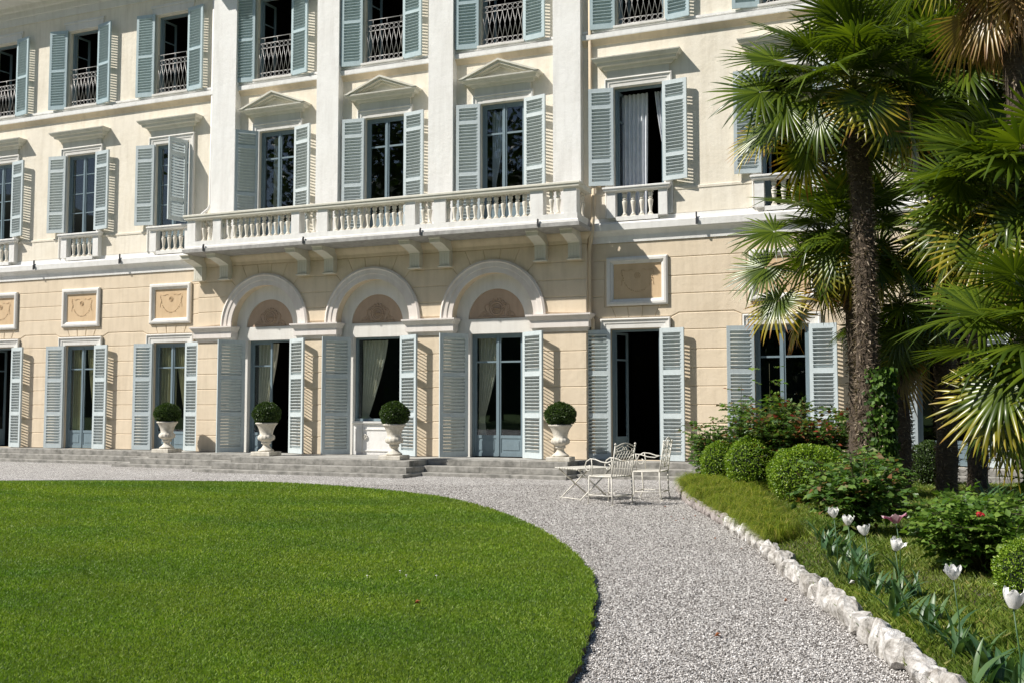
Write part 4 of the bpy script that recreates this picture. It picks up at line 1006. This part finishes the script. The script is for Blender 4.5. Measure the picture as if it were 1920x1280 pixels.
# ---------------------------------------------------------------- fan palms
def palmmat(name, g0, g1):
    m, nt, b, o = nodes_of(name); at = N(nt, 'ShaderNodeAttribute'); at.attribute_name = 'tip'
    oi = N(nt, 'ShaderNodeObjectInfo'); ge = N(nt, 'ShaderNodeNewGeometry'); sp = N(nt, 'ShaderNodeSeparateColor'); nt.links.new(oi.outputs['Color'], sp.inputs[0])
    base = mixc(nt, ge.outputs['Random Per Island'], g0, g1)
    # age (red channel of the object's own colour) pushes tips towards yellow and brown
    mu = N(nt, 'ShaderNodeMath', operation='MULTIPLY'); nt.links.new(at.outputs['Fac'], mu.inputs[0]); nt.links.new(sp.outputs[0], mu.inputs[1])
    ra = N(nt, 'ShaderNodeMath', operation='MULTIPLY_ADD'); nt.links.new(ge.outputs['Random Per Island'], ra.inputs[0]); ra.inputs[1].default_value = .35; ra.inputs[2].default_value = .82
    mv = N(nt, 'ShaderNodeMath', operation='MULTIPLY'); nt.links.new(mu.outputs[0], mv.inputs[0]); nt.links.new(ra.outputs[0], mv.inputs[1])
    r = ramp(nt, mv.outputs[0], [(.40, (0, 0, 0)), (.74, (1, 1, 1))]); c1 = mixc(nt, r.outputs[0], base, (.40, .32, .03))
    r2 = ramp(nt, mv.outputs[0], [(.72, (0, 0, 0)), (.92, (1, 1, 1))]); c2 = mixc(nt, r2.outputs[0], c1, (.33, .15, .045))
    c3 = mixc(nt, sp.outputs[1], c2, (.34, .22, .12))
    nt.links.new(c3, b.inputs['Base Color']); b.inputs['Roughness'].default_value = .30; b.inputs['Specular IOR Level'].default_value = .5
    t = N(nt, 'ShaderNodeBsdfTranslucent'); nt.links.new(mixc(nt, 1.0, c3, (1.5, 1.5, .55), 'MULTIPLY'), t.inputs[0]); mx = N(nt, 'ShaderNodeMixShader'); mx.inputs[0].default_value = .32
    nt.links.new(b.outputs[0], mx.inputs[1]); nt.links.new(t.outputs[0], mx.inputs[2]); nt.links.new(mx.outputs[0], o.inputs[0])
palmmat('palm_blade', (.030, .060, .007), (.135, .190, .014))
paint('petiole', (.14, .17, .035), .5, .15)
def blade_mesh(seed, spread=300, n=40, Rd=.66, droop=.25, dead=False):
    g = rng(seed); V = []; F = []; T = []; a0 = -spread / 2
    for k in range(n):
        a = R(a0 + spread * (k + .5) / n) ; Lk = Rd * (1 - .30 * abs(a) / R(spread / 2)) * (.93 + .14 * g.random()); hw = R(spread / n) / 2
        secs = [.03, .16, .30, .44, .60, .78, .92, 1.0]; da = g.normal() * .025; dz = g.random() * .05; dr = droop * (.6 + .8 * g.random()); kink = g.random() < (.9 if dead else .16); b0 = len(V)
        for i, u in enumerate(secs):
            r = u * Lk; wd = r * math.tan(hw) * 1.02 if u < .42 else (.42 * Lk * math.tan(hw)) * (1 - ((u - .42) / .58) ** 2.2) * .98 + .0008
            aa = a + da * max(0, u - .4); z = -dr * Rd * max(0, u - .25) ** 2.2 + dz * (u > .5) * (u - .5)
            if kink and u > .6: z -= (u - .6) * (.55 if not dead else .12) * Rd
            fold = wd * .55; cx, cy = r * math.cos(aa), r * math.sin(aa); tx, ty = -math.sin(aa), math.cos(aa)
            V += [(cx + tx * wd, cy + ty * wd, z - fold * .5), (cx, cy, z + fold * .5), (cx - tx * wd, cy - ty * wd, z - fold * .5)]; T += [u] * 3
        for i in range(len(secs) - 1):
            q = b0 + 3 * i; F += [(q, q + 1, q + 4, q + 3), (q + 1, q + 2, q + 5, q + 4)]
    V = np.array(V); # gentle saddle: sides folded upwards
    V[:, 2] += .16 * V[:, 1] ** 2 / Rd - .05 * np.abs(V[:, 1])
    me = bpy.data.meshes.new('blade'); F = np.array(F, dtype=np.int32); me.vertices.add(len(V)); me.vertices.foreach_set('co', V.astype(np.float32).ravel())
    me.loops.add(F.size); me.loops.foreach_set('vertex_index', F.ravel()); me.polygons.add(len(F)); me.polygons.foreach_set('loop_start', np.arange(0, F.size, 4, dtype=np.int32)); me.update(calc_edges=True)
    at = me.attributes.new('tip', 'FLOAT', 'POINT'); at.data.foreach_set('value', np.array(T, dtype=np.float32)); me.materials.append(MATS['palm_blade']); return me
BL = [blade_mesh(200 + i, 290 + 14 * (i % 4), 34 + 2 * (i % 3), .68, .16 + .07 * (i % 4)) for i in range(8)]
BD = [blade_mesh(230 + i, 120, 22, .80, .12, True) for i in range(3)]
def frond(parent, c, az, el, lp, mesh, s=1.0, tilt=0, age=0, dead=0, roll=0):
    """petiole from crown centre c at azimuth az, elevation el, length lp, ending in a fan blade"""
    d = Vector((math.cos(az) * math.cos(el), math.sin(az) * math.cos(el), math.sin(el))); sag = Vector((0, 0, -.10 * lp * math.cos(el)))
    pts = [c + d * lp * u + sag * u * u for u in (0, .35, .7, 1)]; mb = MB(); mb.tube(pts, .013, 5, .008); hub = pts[-1]
    fr = mb.build('frond', 'petiole', parent)
    o = bpy.data.objects.new('blade', mesh); COL.objects.link(o); o.parent = fr
    e2 = el - tilt; o.matrix_local = Matrix.Translation(hub) @ Matrix.Rotation(az, 4, 'Z') @ Matrix.Rotation(-e2, 4, 'Y') @ Matrix.Rotation(roll, 4, 'X') @ Matrix.Scale(s, 4)
    o.color = (age, dead, 0, 1); return fr
def fibre_trunk(parent, p0, p1, r0, r1, seed, nf=2600, top_flare=True, ml=.07):
    g = rng(seed); mb = MB(); n = 26; p0 = Vector(p0); p1 = Vector(p1); pts = []; rs = []
    for i in range(n + 1): u = i / n; pts.append(p0.lerp(p1, u) + Vector((.04 * math.sin(u * 5 + seed), .03 * math.cos(u * 4), 0))); rs.append((r0 + (r1 - r0) * u) * (1 + .07 * math.sin(i * 2.3 + seed)) * (.9 if i == 0 else 1))
    mb.tube(pts, rs, 14); o = mb.build('trunk', 'palm_bark', parent)
    P = []; D = []; Nn = []
    Q = np.array([tuple(p) for p in pts]); u = g.random(nf) * n; i0 = np.clip(u.astype(int), 0, n - 1); f = (u - i0)[:, None]; C_ = Q[i0] * (1 - f) + Q[i0 + 1] * f
    rad = np.array(rs)[i0]; a = g.random(nf) * 2 * math.pi; out = np.stack([np.cos(a), np.sin(a), np.zeros(nf)], 1); tg = np.stack([-np.sin(a), np.cos(a), np.zeros(nf)], 1)
    P = C_ + out * (rad * .97)[:, None]; D = unit(out * (.35 + .5 * g.random((nf, 1))) + tg * g.normal(size=(nf, 1)) * .8 + np.array([0, 0, 1.0]) * (g.normal(size=(nf, 1)) * .6 - .35)); L = ml * (.5 + g.random(nf)); Nn = out + g.normal(size=(nf, 3)) * .5
    V, F = leaves(P, D, Nn, L, .010 + .008 * g.random(nf), .1); npmesh('fibre', V, F, 'palm_fibre', o)
    return o
m, nt, b, o = nodes_of('palm_bark'); n = noise(nt, 14, 6, .8, stretch(nt, (1, 1, 2.2))); r = ramp(nt, n.outputs[0], [(.35, (.07, .052, .038)), (.6, (.17, .128, .092)), (.75, (.28, .225, .17))]); nt.links.new(r.outputs[0], b.inputs['Base Color']); b.inputs['Roughness'].default_value = 1; n2 = noise(nt, 40, 5, .8); bump(nt, b, n2.outputs[0], 1, .05)
leafmat('palm_fibre', [(0, (.08, .058, .042)), (.5, (.19, .145, .105)), (.85, (.32, .255, .19)), (1, (.55, .47, .37))], .8, .15, .2)
def palm(name_lab, base, top, r0, r1, n, seed, lp=(.55, .85), elr=(-50, 75), s=(.9, 1.1), ages=(0, .5), dead=0, extra=(), nf=2400, azskip=None):
    t = thing('fan_palm', name_lab, 'palm', base, 0, 'fan palms in the bed'); b_ = Vector(base); c = Vector(top) - b_
    fibre_trunk(t, (0, 0, -.1), tuple(c - Vector((0, 0, .05))), r0, r1, seed, nf); r = random.Random(seed); ga = 2.39996
    for k in range(n):
        u = (k + .5) / n; az = k * ga + r.uniform(-.25, .25); el = R(elr[1] + (elr[0] - elr[1]) * u ** .85 + r.uniform(-8, 8)); old = u
        age = ages[0] + (ages[1] - ages[0]) * max(0, (u - .45) / .55) * r.uniform(.3, 1.4) + r.uniform(0, .25)
        frond(t, c + Vector((0, 0, .12 * (1 - u))), az, el, r.uniform(*lp), BL[r.randrange(8)], r.uniform(*s), R(10 + 38 * u + r.uniform(-10, 12)), age, 0, r.uniform(-.35, .35))
    for k in range(dead):
        az = k * ga; frond(t, c + Vector((0, 0, -.1 - .35 * k / dead)), az, R(-52 - 30 * r.random()), r.uniform(.2, .6), BD[k % 3], r.uniform(.8, 1.15), R(6), 1, r.uniform(.35, 1), r.uniform(-1.2, 1.2))
    for e in extra: frond(t, c + Vector(e[0]), *e[1:])
    return t
palm('tallest slender fan palm in front, its fibrous trunk wrapped in ivy at the foot', (-.66, -8.21, .16), (-.80, -8.27, 5.62), .135, .12, 48, 61, (.5, 1.05), (-40, 80), (.92, 1.12), (.1, .95), 0, nf=5200, extra=[((0, 0, .05), R(200), R(28), 1.15, BL[1], 1.12, R(22), .15, 0, -.75), ((0, 0, .0), R(207), R(6), 1.25, BL[3], 1.1, R(18), .3, 0, -.9),
    ((0, 0, -.05), R(196), R(-14), 1.2, BL[0], .95, R(30), .9, 0, -.6), ((0, 0, .1), R(190), R(48), 1.05, BL[4], 1.12, R(20), .1, 0, -.4), ((0, 0, -.05), R(218), R(-4), 1.0, BL[5], 1.05, R(35), .2, 0, -.8)])
palm('shorter fan palm whose crown spreads left behind the front palm trunk', (-.95, -6.5, .15), (-.98, -6.62, 3.95), .13, .12, 40, 62, (.45, .9), (-58, 75), (.9, 1.05), (.1, 1.1), 0, nf=1200, extra=[((0, 0, 0), R(205), R(12), 1.15, BL[2], 1.08, R(25), .1, 0, -.7), ((0, 0, 0), R(198), R(-12), 1.25, BL[5], 1.05, R(20), .5, 0, -.8),
    ((0, 0, -.05), R(204), R(-34), 1.3, BL[7], 1.0, R(18), .95, 0, -.6), ((0, 0, .05), R(212), R(34), 1.0, BL[0], 1.1, R(25), .1, 0, -.2), ((0, 0, -.1), R(192), R(-52), 1.15, BL[1], .95, R(15), 1.1, 0, .3)])
palm('small dark fan palm with its bare trunk showing just right of the ivy', (-.40, -5.95, .14), (-.36, -5.9, 2.95), .12, .12, 34, 63, (.45, .75), (-70, 70), (.75, .95), (0, .5), 6, nf=1400)
palm('dark fan palm in the shade between the front palm and the right edge', (.20, -5.22, .15), (.36, -5.62, 6.5), .16, .14, 120, 64, (.3, 1.2), (-80, 82), (1.0, 1.3), (0, .35), 10, nf=2600)
palm('fan palm with broad bright green fans at the right edge of the photo', (1.22, -9.7, .15), (1.12, -9.85, 3.75), .13, .12, 52, 65, (.5, 1.0), (-60, 75), (1.0, 1.15), (.05, .95), 0, nf=1200, extra=[((0, 0, .05), R(202), R(18), .85, BL[0], 1.0, R(20), .1, 0, -.95), ((0, 0, 0), R(198), R(-10), .85, BL[3], .98, R(22), .7, 0, -.95),
    ((0, 0, .1), R(222), R(30), .95, BL[5], 1.15, R(25), .2, 0, -.7), ((0, 0, -.1), R(225), R(-24), .8, BL[2], 1.0, R(20), .8, 0, -.8), ((0, 0, .1), R(250), R(22), .8, BL[6], 1.15, R(40), .1, 0, -.4)])
palm('lowest fan palm with drooping yellow-tipped fans at the lower right', (1.15, -11.5, .15), (1.12, -11.5, 2.0), .13, .12, 46, 66, (.45, .95), (-50, 78), (.88, 1.02), (.1, 1.0), 0, nf=900, extra=[((0, 0, .05), R(204), R(30), .8, BL[1], .92, R(20), .1, 0, -.8), ((0, 0, -.1), R(215), R(-18), .7, BL[6], .92, R(25), .8, 0, -.7)])
palm('tall fan palm with a skirt of dead brown fans at the top right corner', (1.25, -9.0, .15), (.90, -9.5, 6.95), .13, .12, 34, 67, (.6, .9), (-15, 78), (1, 1.1), (.1, .6), 46, nf=1800)
palm('shaded fan palm filling the gap beside the wall on the right', (.75, -4.1, .15), (.70, -4.3, 4.6), .16, .14, 96, 68, (.45, 1.1), (-80, 80), (1.0, 1.25), (0, .3), 8, nf=900)
# dark fruit cluster hanging from the front palm
mb = MB(); g = rng(5)
mb.tube([(0, 0, .35), (-.06, 0, .3), (-.12, 0, .15), (-.13, 0, -.3)], .008, 5)
for k in range(420):
    a = g.random() * 6.28; z = -.42 + .62 * g.random(); q = .075 * math.sqrt(g.random()) * (1 - abs(z + .15) / .6); mb.lathe([(.001, -.008), (.008, 0), (.001, .008)], 5, (-.13 + q * math.cos(a), q * math.sin(a), z))
paint('dark_berry', (.018, .022, .04), .45, .1)
o = mb.build('fruit_cluster', 'dark_berry', None); o.location = (-1.02, -8.62, 4.95); tag(o, 'hanging cluster of dark blue palm fruit beside the front palm trunk', 'fruit')
# ---------------------------------------------------------------- ivy at the foot of the front palm
g = rng(77); n = 2300; u = g.random(n) ** 1.15; h = 1.9 * u; a = g.normal(size=n) * .75 - .55; rad = .17 + .05 * g.random(n) + .16 * (1 - u) ** 2 * g.random(n)
P = np.stack([rad * np.cos(a) + .05 * u, rad * np.sin(a), h], 1); out = np.stack([np.cos(a), np.sin(a), .1 + 0 * a], 1)
V, F = leaves(P, np.stack([g.normal(size=n) * .6, g.normal(size=n) * .6, -.9 + .4 * g.normal(size=n)], 1) + out * .3, out + g.normal(size=(n, 3)) * .4, .05 + .035 * g.random(n), .05 + .03 * g.random(n), .1)
iv = thing('ivy', 'bright green ivy climbing the foot of the front palm trunk', 'ivy', (-.64, -8.21, .15)); npmesh('foliage', V, F, 'ivy_leaf', iv)
mb = MB()
for k in range(5): mb.tube([(.15 * math.cos(-.55 + .4 * (k - 2) + .15 * math.sin(z * 6)), .165 * math.sin(-.55 + .4 * (k - 2)) - .0, z * 1.8) for z in [i / 8 for i in range(9)]], .008, 5)
mb.build('stems', 'stem', iv)
# ---------------------------------------------------------------- tulips
def petalmat(name, c, rim):
    m, nt, b, o = nodes_of(name); g = N(nt, 'ShaderNodeNewGeometry'); col = mixc(nt, g.outputs['Random Per Island'], c, rim); nt.links.new(col, b.inputs['Base Color']); b.inputs['Roughness'].default_value = .5
    t = N(nt, 'ShaderNodeBsdfTranslucent'); nt.links.new(col, t.inputs[0]); mx = N(nt, 'ShaderNodeMixShader'); mx.inputs[0].default_value = .3
    nt.links.new(b.outputs[0], mx.inputs[1]); nt.links.new(t.outputs[0], mx.inputs[2]); nt.links.new(mx.outputs[0], o.inputs[0])
petalmat('white_petal', (.90, .89, .85), (.93, .92, .90)); petalmat('pink_petal', (.42, .04, .16), (.78, .62, .64))
leafmat('tulip_leaf', [(0, (.045, .105, .045)), (.6, (.07, .15, .06)), (1, (.12, .20, .07))], .4, .3, .5)
def petal(mb, a, s, op, seed):
    g = random.Random(seed); vs = []; nu, nv = 6, 4
    for i in range(nu + 1):
        u = i / nu; w = .036 * (math.sin(math.pi * min(.97, u * .78 + .12)) ** .6) * s; r = (.008 + .031 * math.sin(.15 + u * 1.9) ** .8 + op * u * u * .035) * s; z = u * .085 * s * (1 - .25 * op * u)
        for j in range(nv + 1):
            v = j / nv * 2 - 1; aa = a + v * w / max(.012, r) * .9; rr_ = r * (1 + .06 * (1 - v * v)) + s * .005 * u * u * math.sin(seed * 1.7 + v * 5); vs.append((rr_ * math.cos(aa), rr_ * math.sin(aa), z - .012 * s * v * v * (u > .8) + s * .004 * u * math.sin(seed * 2.1 + v * 7)))
    mb.add(vs, [(i * 5 + j, i * 5 + j + 1, i * 5 + j + 6, i * 5 + j + 5) for i in range(nu) for j in range(nv)], True)
def strap(mb, base, az, L, W, bend, up=1.0):
    n = 7; vs = []; d = Vector((math.cos(az), math.sin(az), 0)); sd = Vector((-math.sin(az), math.cos(az), 0))
    for i in range(n + 1):
        u = i / n; p = Vector(base) + d * L * bend * u ** 1.7 + Vector((0, 0, L * up * (u - .35 * bend * u ** 3))); w = W * (.45 + .75 * math.sin(math.pi * min(1, u * .8 + .15))) * (1 - u ** 5) + .001
        vs += [p + sd * w + d * w * -.3, p, p - sd * w + d * w * -.3]
    mb.add(vs, [(3 * i + k, 3 * i + k + 1, 3 * i + k + 4, 3 * i + k + 3) for i in range(n) for k in (0, 1)], True)
TU = [(-.76, -13.01, .66, 1.0, 'farthest white tulip of the row, leaning beside the rose bush'), (-.62, -13.38, .64, 1.0, 'second-farthest white tulip, close below the leaning one'), (-.47, -13.75, .61, 1.0, 'third white tulip from the far end, left of the pink one'),
      (-.24, -14.31, .585, 1.08, 'white tulip directly below the pink and white one'), (.11, -15.57, .60, 1.0, 'ragged white tulip standing alone right of the leaf clumps'), (.36, -16.44, .62, 1.25, 'largest white tulip at the right edge of the photo')]
rt = random.Random(9)
for k, (x, y, zt, sc, lb) in enumerate(TU + [(-.26, -13.24, .66, 1.15, 'open pink and white tulip, the only coloured one of the row')]):
    z0 = bz(x + .02, y); t = thing('tulip', lb, 'tulip', (x + .02, y, z0), 0, 'tulips along the path edge'); H_ = zt - z0 - .045 * sc
    mb = MB(); mb.tube([(0, 0, -.02), (.01, .0, H_ * .5), (-.015, .0, H_)], .005, 6, .004); mb.build('stem', 'tulip_leaf', t)
    pk = k == 6; mb = MB()
    for q in range(6): petal(mb, q * math.pi / 3 + (.1 if q % 2 else 0), sc * (1.12 if pk else 1.0) * (.93 if q % 2 else 1.0), (1.2 if pk else rt.uniform(-.1, .55)), q + 10 * k)
    o = mb.build('bloom', 'pink_petal' if pk else 'white_petal', t); o.location = (-.015, 0, H_ - .004); o.rotation_euler = (rt.uniform(-.3, .3), rt.uniform(-.3, .25), rt.random())
    mb = MB()
    for q in range(4): strap(mb, (0, 0, -.01), rt.random() * 6.28, rt.uniform(.20, .30), .020, rt.uniform(.3, .7))
    mb.build('leaves', 'tulip_leaf', t)
LC = [(-1.00, -11.0), (-.88, -11.5), (-.80, -12.0), (-.66, -12.3), (-.60, -12.75), (-.50, -13.1), (-.40, -13.5), (-.30, -13.85), (-.20, -14.1), (-.14, -14.5), (-.02, -14.8), (.06, -15.15), (.16, -15.45), (.22, -15.8), (.30, -16.1), (.42, -16.35), (.50, -16.7)]
for k, (x, y) in enumerate(LC):
    x += rt.uniform(-.06, .06); mb = MB()
    for q in range(13): strap(mb, (rt.uniform(-.09, .09), rt.uniform(-.09, .09), -.01), rt.random() * 6.28, rt.uniform(.16, .30), rt.uniform(.010, .019), rt.uniform(.3, .9))
    o = mb.build('tulip_leaf_clump', 'tulip_leaf'); o.location = (x, y, bz(x, y)); tag(o, '%s clump of blue-green strap leaves in the tulip row, counted from its far end' % ORD[k], 'plant', 'flowerless clumps in the tulip row')
mb = MB()
for q in range(60): strap(mb, (rt.uniform(-.25, .25), rt.uniform(-.2, .2), -.01), rt.random() * 6.28, rt.uniform(.3, .6), rt.uniform(.010, .016), rt.uniform(.4, 1.0))
o = mb.build('strap_leaf_plant', 'tulip_leaf'); o.location = (.75, -7.5, .18); tag(o, 'dark strap-leaved plant on the ground between the palms', 'plant')
# ---------------------------------------------------------------- fallen leaves
paint('dry_leaf', (.34, .12, .04), .7, .15); paint('white_fallen', (.72, .70, .66), .6, .05)
for (x, y, z, m_, lb, sz) in ((-3.52, -15.35, .105, 'dry_leaf', 'curled brown leaf lying on the lawn', .055), (-1.36, -15.15, .012, 'dry_leaf', 'orange fallen leaf on the gravel path', .05), (-.58, -13.95, .22, 'white_fallen', 'white fallen petal on the bed near the tulip leaves', .05)):
    V, F = leaves([(0, 0, 0), (.01, 0, .01)], [(1, .2, .15), (.9, .5, .3)], [(0, 0, 1), (.2, 0, 1)], [sz, sz * .8], [sz * .6, sz * .5], .35); o = npmesh('fallen_leaf', V, F, m_); o.location = (x, y, z); tag(o, lb, 'leaf')
# ---------------------------------------------------------------- garden trees behind the viewpoint, seen only in the window glass
for k, (x, y, s_) in enumerate(((-68, -74, 2.4), (-54, -71, 2.55), (-41, -73, 2.6), (-20, -66, 1.6), (-8, -66, 1.5), (5, -63, 1.3), (18, -64, 1.3), (32, -68, 1.4))):
    g = rng(90 + k); t = thing('garden_tree', 'leafy tree of the garden edge facing the villa, reflected in the panes', 'tree', (x, y, -.05), 0, 'trees facing the villa')
    n = 3800; cl = g.normal(size=(26, 3)) * np.array([2.6, 2.6, 3.0]) + np.array([0, 0, 9.0]); P = (cl[g.integers(0, 26, n)] + g.normal(size=(n, 3)) * 1.0) * s_; V, F = leaves(P, g.normal(size=(n, 3)), g.normal(size=(n, 3)), .55 + .5 * g.random(n), .4 + .4 * g.random(n)); npmesh('crown', V, F, 'tree_leaf', t)
    mb = MB(); mb.tube([(0, 0, 0), (.2, 0, 4), (0, .2, 9)], .35 * s_, 8, .12); mb.build('trunk', 'bark', t)
# ---------------------------------------------------------------- grass blades and pebbles
def inpoly(P, x, y):
    P = np.array(P); c = np.zeros(len(x), bool); j = len(P) - 1
    for i in range(len(P)):
        xi, yi = P[i]; xj, yj = P[j]; q = ((yi > y) != (yj > y)) & (x < (xj - xi) * (y - yi) / (yj - yi + 1e-12) + xi); c ^= q; j = i
    return c
CY_ = -21.9955; ya = R(22.4)
def scatter(n, zmin, zmax, seed, p=2.0, half=.62):
    """ground points denser near the viewpoint: depth z with density ~ z^-p per unit area"""
    g = rng(seed); u = g.random(n); e = 2 - p
    z = zmin * (zmax / zmin) ** u if abs(e) < 1e-6 else (zmin ** e + u * (zmax ** e - zmin ** e)) ** (1 / e); l = (g.random(n) * 2 - 1) * half * z
    return l * math.cos(ya) - z * math.sin(ya), CY_ + z * math.cos(ya) + l * math.sin(ya), z, g
def blades(x, y, z0, h, w, g, lean=.5):
    n = len(x); a = g.random(n) * 2 * math.pi; d = np.stack([np.cos(a), np.sin(a)], 1); la = g.random(n) * 2 * math.pi; ll = lean * g.random(n) * h
    V = np.zeros((n, 4, 3)); V[:, 0, 0] = x - d[:, 0] * w; V[:, 0, 1] = y - d[:, 1] * w; V[:, 0, 2] = z0; V[:, 1, 0] = x + d[:, 0] * w; V[:, 1, 1] = y + d[:, 1] * w; V[:, 1, 2] = z0
    mx, my = x + np.cos(la) * ll * .35, y + np.sin(la) * ll * .35
    V[:, 2, 0] = mx + d[:, 0] * w * .8; V[:, 2, 1] = my + d[:, 1] * w * .8; V[:, 2, 2] = z0 + h * .6; V[:, 3, 0] = x + np.cos(la) * ll; V[:, 3, 1] = y + np.sin(la) * ll; V[:, 3, 2] = z0 + h
    k = np.arange(n)[:, None] * 4; F = np.concatenate([k + np.array([[0, 1, 2]]), k + np.array([[0, 2, 3]])], 0); return V.reshape(-1, 3), F
leafmat('lawn_blade', [(0, (.090, .165, .012)), (.5, (.170, .300, .022)), (.9, (.25, .38, .045)), (1, (.40, .47, .13))], .5, .35, .3, nscale=.8, nmix=.55, ncol=(.19, .25, .03))
leafmat('bed_grass', [(0, (.07, .13, .018)), (.5, (.14, .23, .03)), (.85, (.22, .30, .05)), (1, (.36, .34, .13))], .5, .35, .3, nscale=1.6, nmix=.35, ncol=(.20, .20, .06))
leafmat('lime_grass', [(0, (.07, .12, .012)), (.5, (.17, .235, .022)), (.85, (.30, .32, .04)), (1, (.46, .40, .12))], .5, .4, .3)
x, y, z, g = scatter(1200000, 3.4, 20, 1, 1.7); k = inpoly(LAWN, x + g.normal(size=len(x)) * .012, y + g.normal(size=len(x)) * .012); x, y, z = x[k], y[k], z[k]; n = len(x)
hh = (.011 + .012 * g.random(n)) * (1 + .03 * z); V, F = blades(x, y, LZ - .004, hh, .0008 + .00030 * z, g, 1.1)
tag(npmesh('lawn_grass', V, F, 'lawn_blade'), kind='stuff')
# bed grass
x, y, z, g = scatter(620000, 3.4, 18, 2, 1.6, .56); exy = np.array(EDGE)
ex = np.interp(-y, -exy[:, 1], exy[:, 0]); d = x - ex; k = (d > -.02) & (y < -2.6) & (y > -21); 
nz = np.sin(x * 2.3 + y * 1.1) * np.sin(y * 1.7 - x) ; k &= g.random(len(x)) < .78 + .3 * nz
x, y, z, d = x[k], y[k], z[k], d[k]; n = len(x); V, F = blades(x, y, bedz(x, y) - .01, (.03 + .05 * g.random(n)) * (1 + .25 * np.sin(x * 3 + y * 2)), .0014 + .0004 * z, g, 1.1)
tag(npmesh('bed_grass', V, F, 'bed_grass'), kind='stuff')
# lime-green tufted grass spilling over the far edging
def curved(x, y, z0, L, w, az, g):
    n = len(x); V = np.zeros((n, 7, 3)); dx, dy = np.cos(az), np.sin(az); sx, sy = -dy, dx
    for i, (u, hz, ww) in enumerate(((0, 0, 1), (.35, .55, .9), (.75, .62, .6), (1.15, .25, 0))):
        px, py, pz = x + dx * L * u * .75, y + dy * L * u * .75, z0 + L * hz
        if i < 3: V[:, 2 * i] = np.stack([px - sx * w * ww, py - sy * w * ww, pz], 1); V[:, 2 * i + 1] = np.stack([px + sx * w * ww, py + sy * w * ww, pz], 1)
        else: V[:, 6] = np.stack([px, py, pz], 1)
    k = np.arange(n)[:, None] * 7; F = np.concatenate([k + np.array([[a, b, c]]) for a, b, c in ((0, 1, 3), (0, 3, 2), (2, 3, 5), (2, 5, 4), (4, 5, 6))], 0); return V.reshape(-1, 3), F
g = rng(8); nt_ = 420; s_ = g.random(nt_) * 8.2 + .9; off = g.random(nt_) ** 1.2; CXs = []
for si, oi in zip(s_, off):
    p, dd = along(si); wmax = .75 if si < 4.5 else .75 - .12 * (si - 4.5); nrm = Vector((-dd.y, dd.x)); CXs.append((p.x + nrm.x * (.10 + oi * wmax), p.y + nrm.y * (.10 + oi * wmax)))
C_ = np.array(CXs); m_ = 130; ci = np.repeat(np.arange(nt_), m_); N_ = len(ci); az = g.random(N_) * 2 * math.pi; L = (.15 + .16 * g.random(N_)) * (.6 + .8 * g.random(nt_))[ci]
x = C_[ci, 0] + .028 * g.normal(size=N_); y = C_[ci, 1] + .028 * g.normal(size=N_); V, F = curved(x, y, bedz(x, y) - .01, L, .0026 + 0 * x, az, g)
tag(npmesh('tufted_grass', V, F, 'lime_grass'), kind='stuff')
# pebbles
x, y, z, g = scatter(600000, 3.3, 20, 4, 1.6, .6); ex = np.interp(-y, -exy[:, 1], exy[:, 0]); k = ~inpoly([(12.5 * 0 + a, b) for a, b in LAWN], x, y) & (x < ex + .02) & (x > -16) & (y < -2.9)
x, y, z = x[k], y[k], z[k]; n = len(x); base = np.array([(1, 0, 0), (0, 1, 0), (-1, 0, 0), (0, -1, 0), (0, 0, 1), (0, 0, -1.0)]); s = (.0032 + .0046 * g.random(n) ** 2) * (1 + .02 * z)
B = base[None] * (s[:, None, None] * (.7 + .6 * g.random((n, 6, 1)))); B[:, :, 2] *= .7; a = g.random(n) * 6.28; c_, s2 = np.cos(a)[:, None], np.sin(a)[:, None]
X = B[:, :, 0] * c_ - B[:, :, 1] * s2; Y = B[:, :, 0] * s2 + B[:, :, 1] * c_; V = np.stack([X + x[:, None], Y + y[:, None], B[:, :, 2] + .002 + .004 * g.random(n)[:, None]], 2).reshape(-1, 3)
k = np.arange(n)[:, None] * 6; F = np.concatenate([k + np.array([t]) for t in ((0, 1, 4), (1, 2, 4), (2, 3, 4), (3, 0, 4), (1, 0, 5), (2, 1, 5), (3, 2, 5), (0, 3, 5))], 0)
tag(npmesh('loose_gravel', V, F, 'pebble'), kind='stuff')

# small litter: dry leaves blown against the edging, daisies in the lawn
g = random.Random(31)
for k in range(16):
    s_ = g.uniform(2, 12.5); p, dd = along(s_); nrm = Vector((-dd.y, dd.x)); of = -g.uniform(.12, .55) if k % 2 else g.uniform(.2, .7)
    V, F = leaves([(0, 0, 0), (.008, 0, .008)], [(math.cos(k * 2.1), math.sin(k * 2.1), .2), (math.cos(k * 2.1 + .6), math.sin(k * 2.1 + .6), .3)], [(0, 0, 1), (.2, 0, 1)], [.035, .028], [.022, .018], .35)
    o = npmesh('fallen_leaf', V, F, 'dry_leaf'); x_, y_ = p.x + nrm.x * of, p.y + nrm.y * of
    if x_ > p.x: o.location = (x_, y_, bz(x_, y_) + .03); tag(o, 'small dry brown leaf caught in the grass of the planting bed', 'leaf', 'dry leaves in the bed')
    else: o.location = (x_, y_, .012); tag(o, 'small dry brown leaf on the gravel close to the edging stones', 'leaf', 'dry leaves along the edging')
for k, (x_, y_) in enumerate(((-4.36, -14.02), (-4.20, -14.2), (-4.5, -14.35), (-3.95, -14.12))):
    mb = MB(); mb.lathe([(.001, .0), (.011, .003), (.012, .005), (.001, .007)], 9); mb.tube([(0, 0, -.03), (0, 0, .002)], .002, 4)
    o = mb.build('daisy', 'white_petal'); o.location = (x_, y_, LZ + .028); tag(o, 'tiny white daisy open in the lawn', 'flower', 'daisies in the lawn')
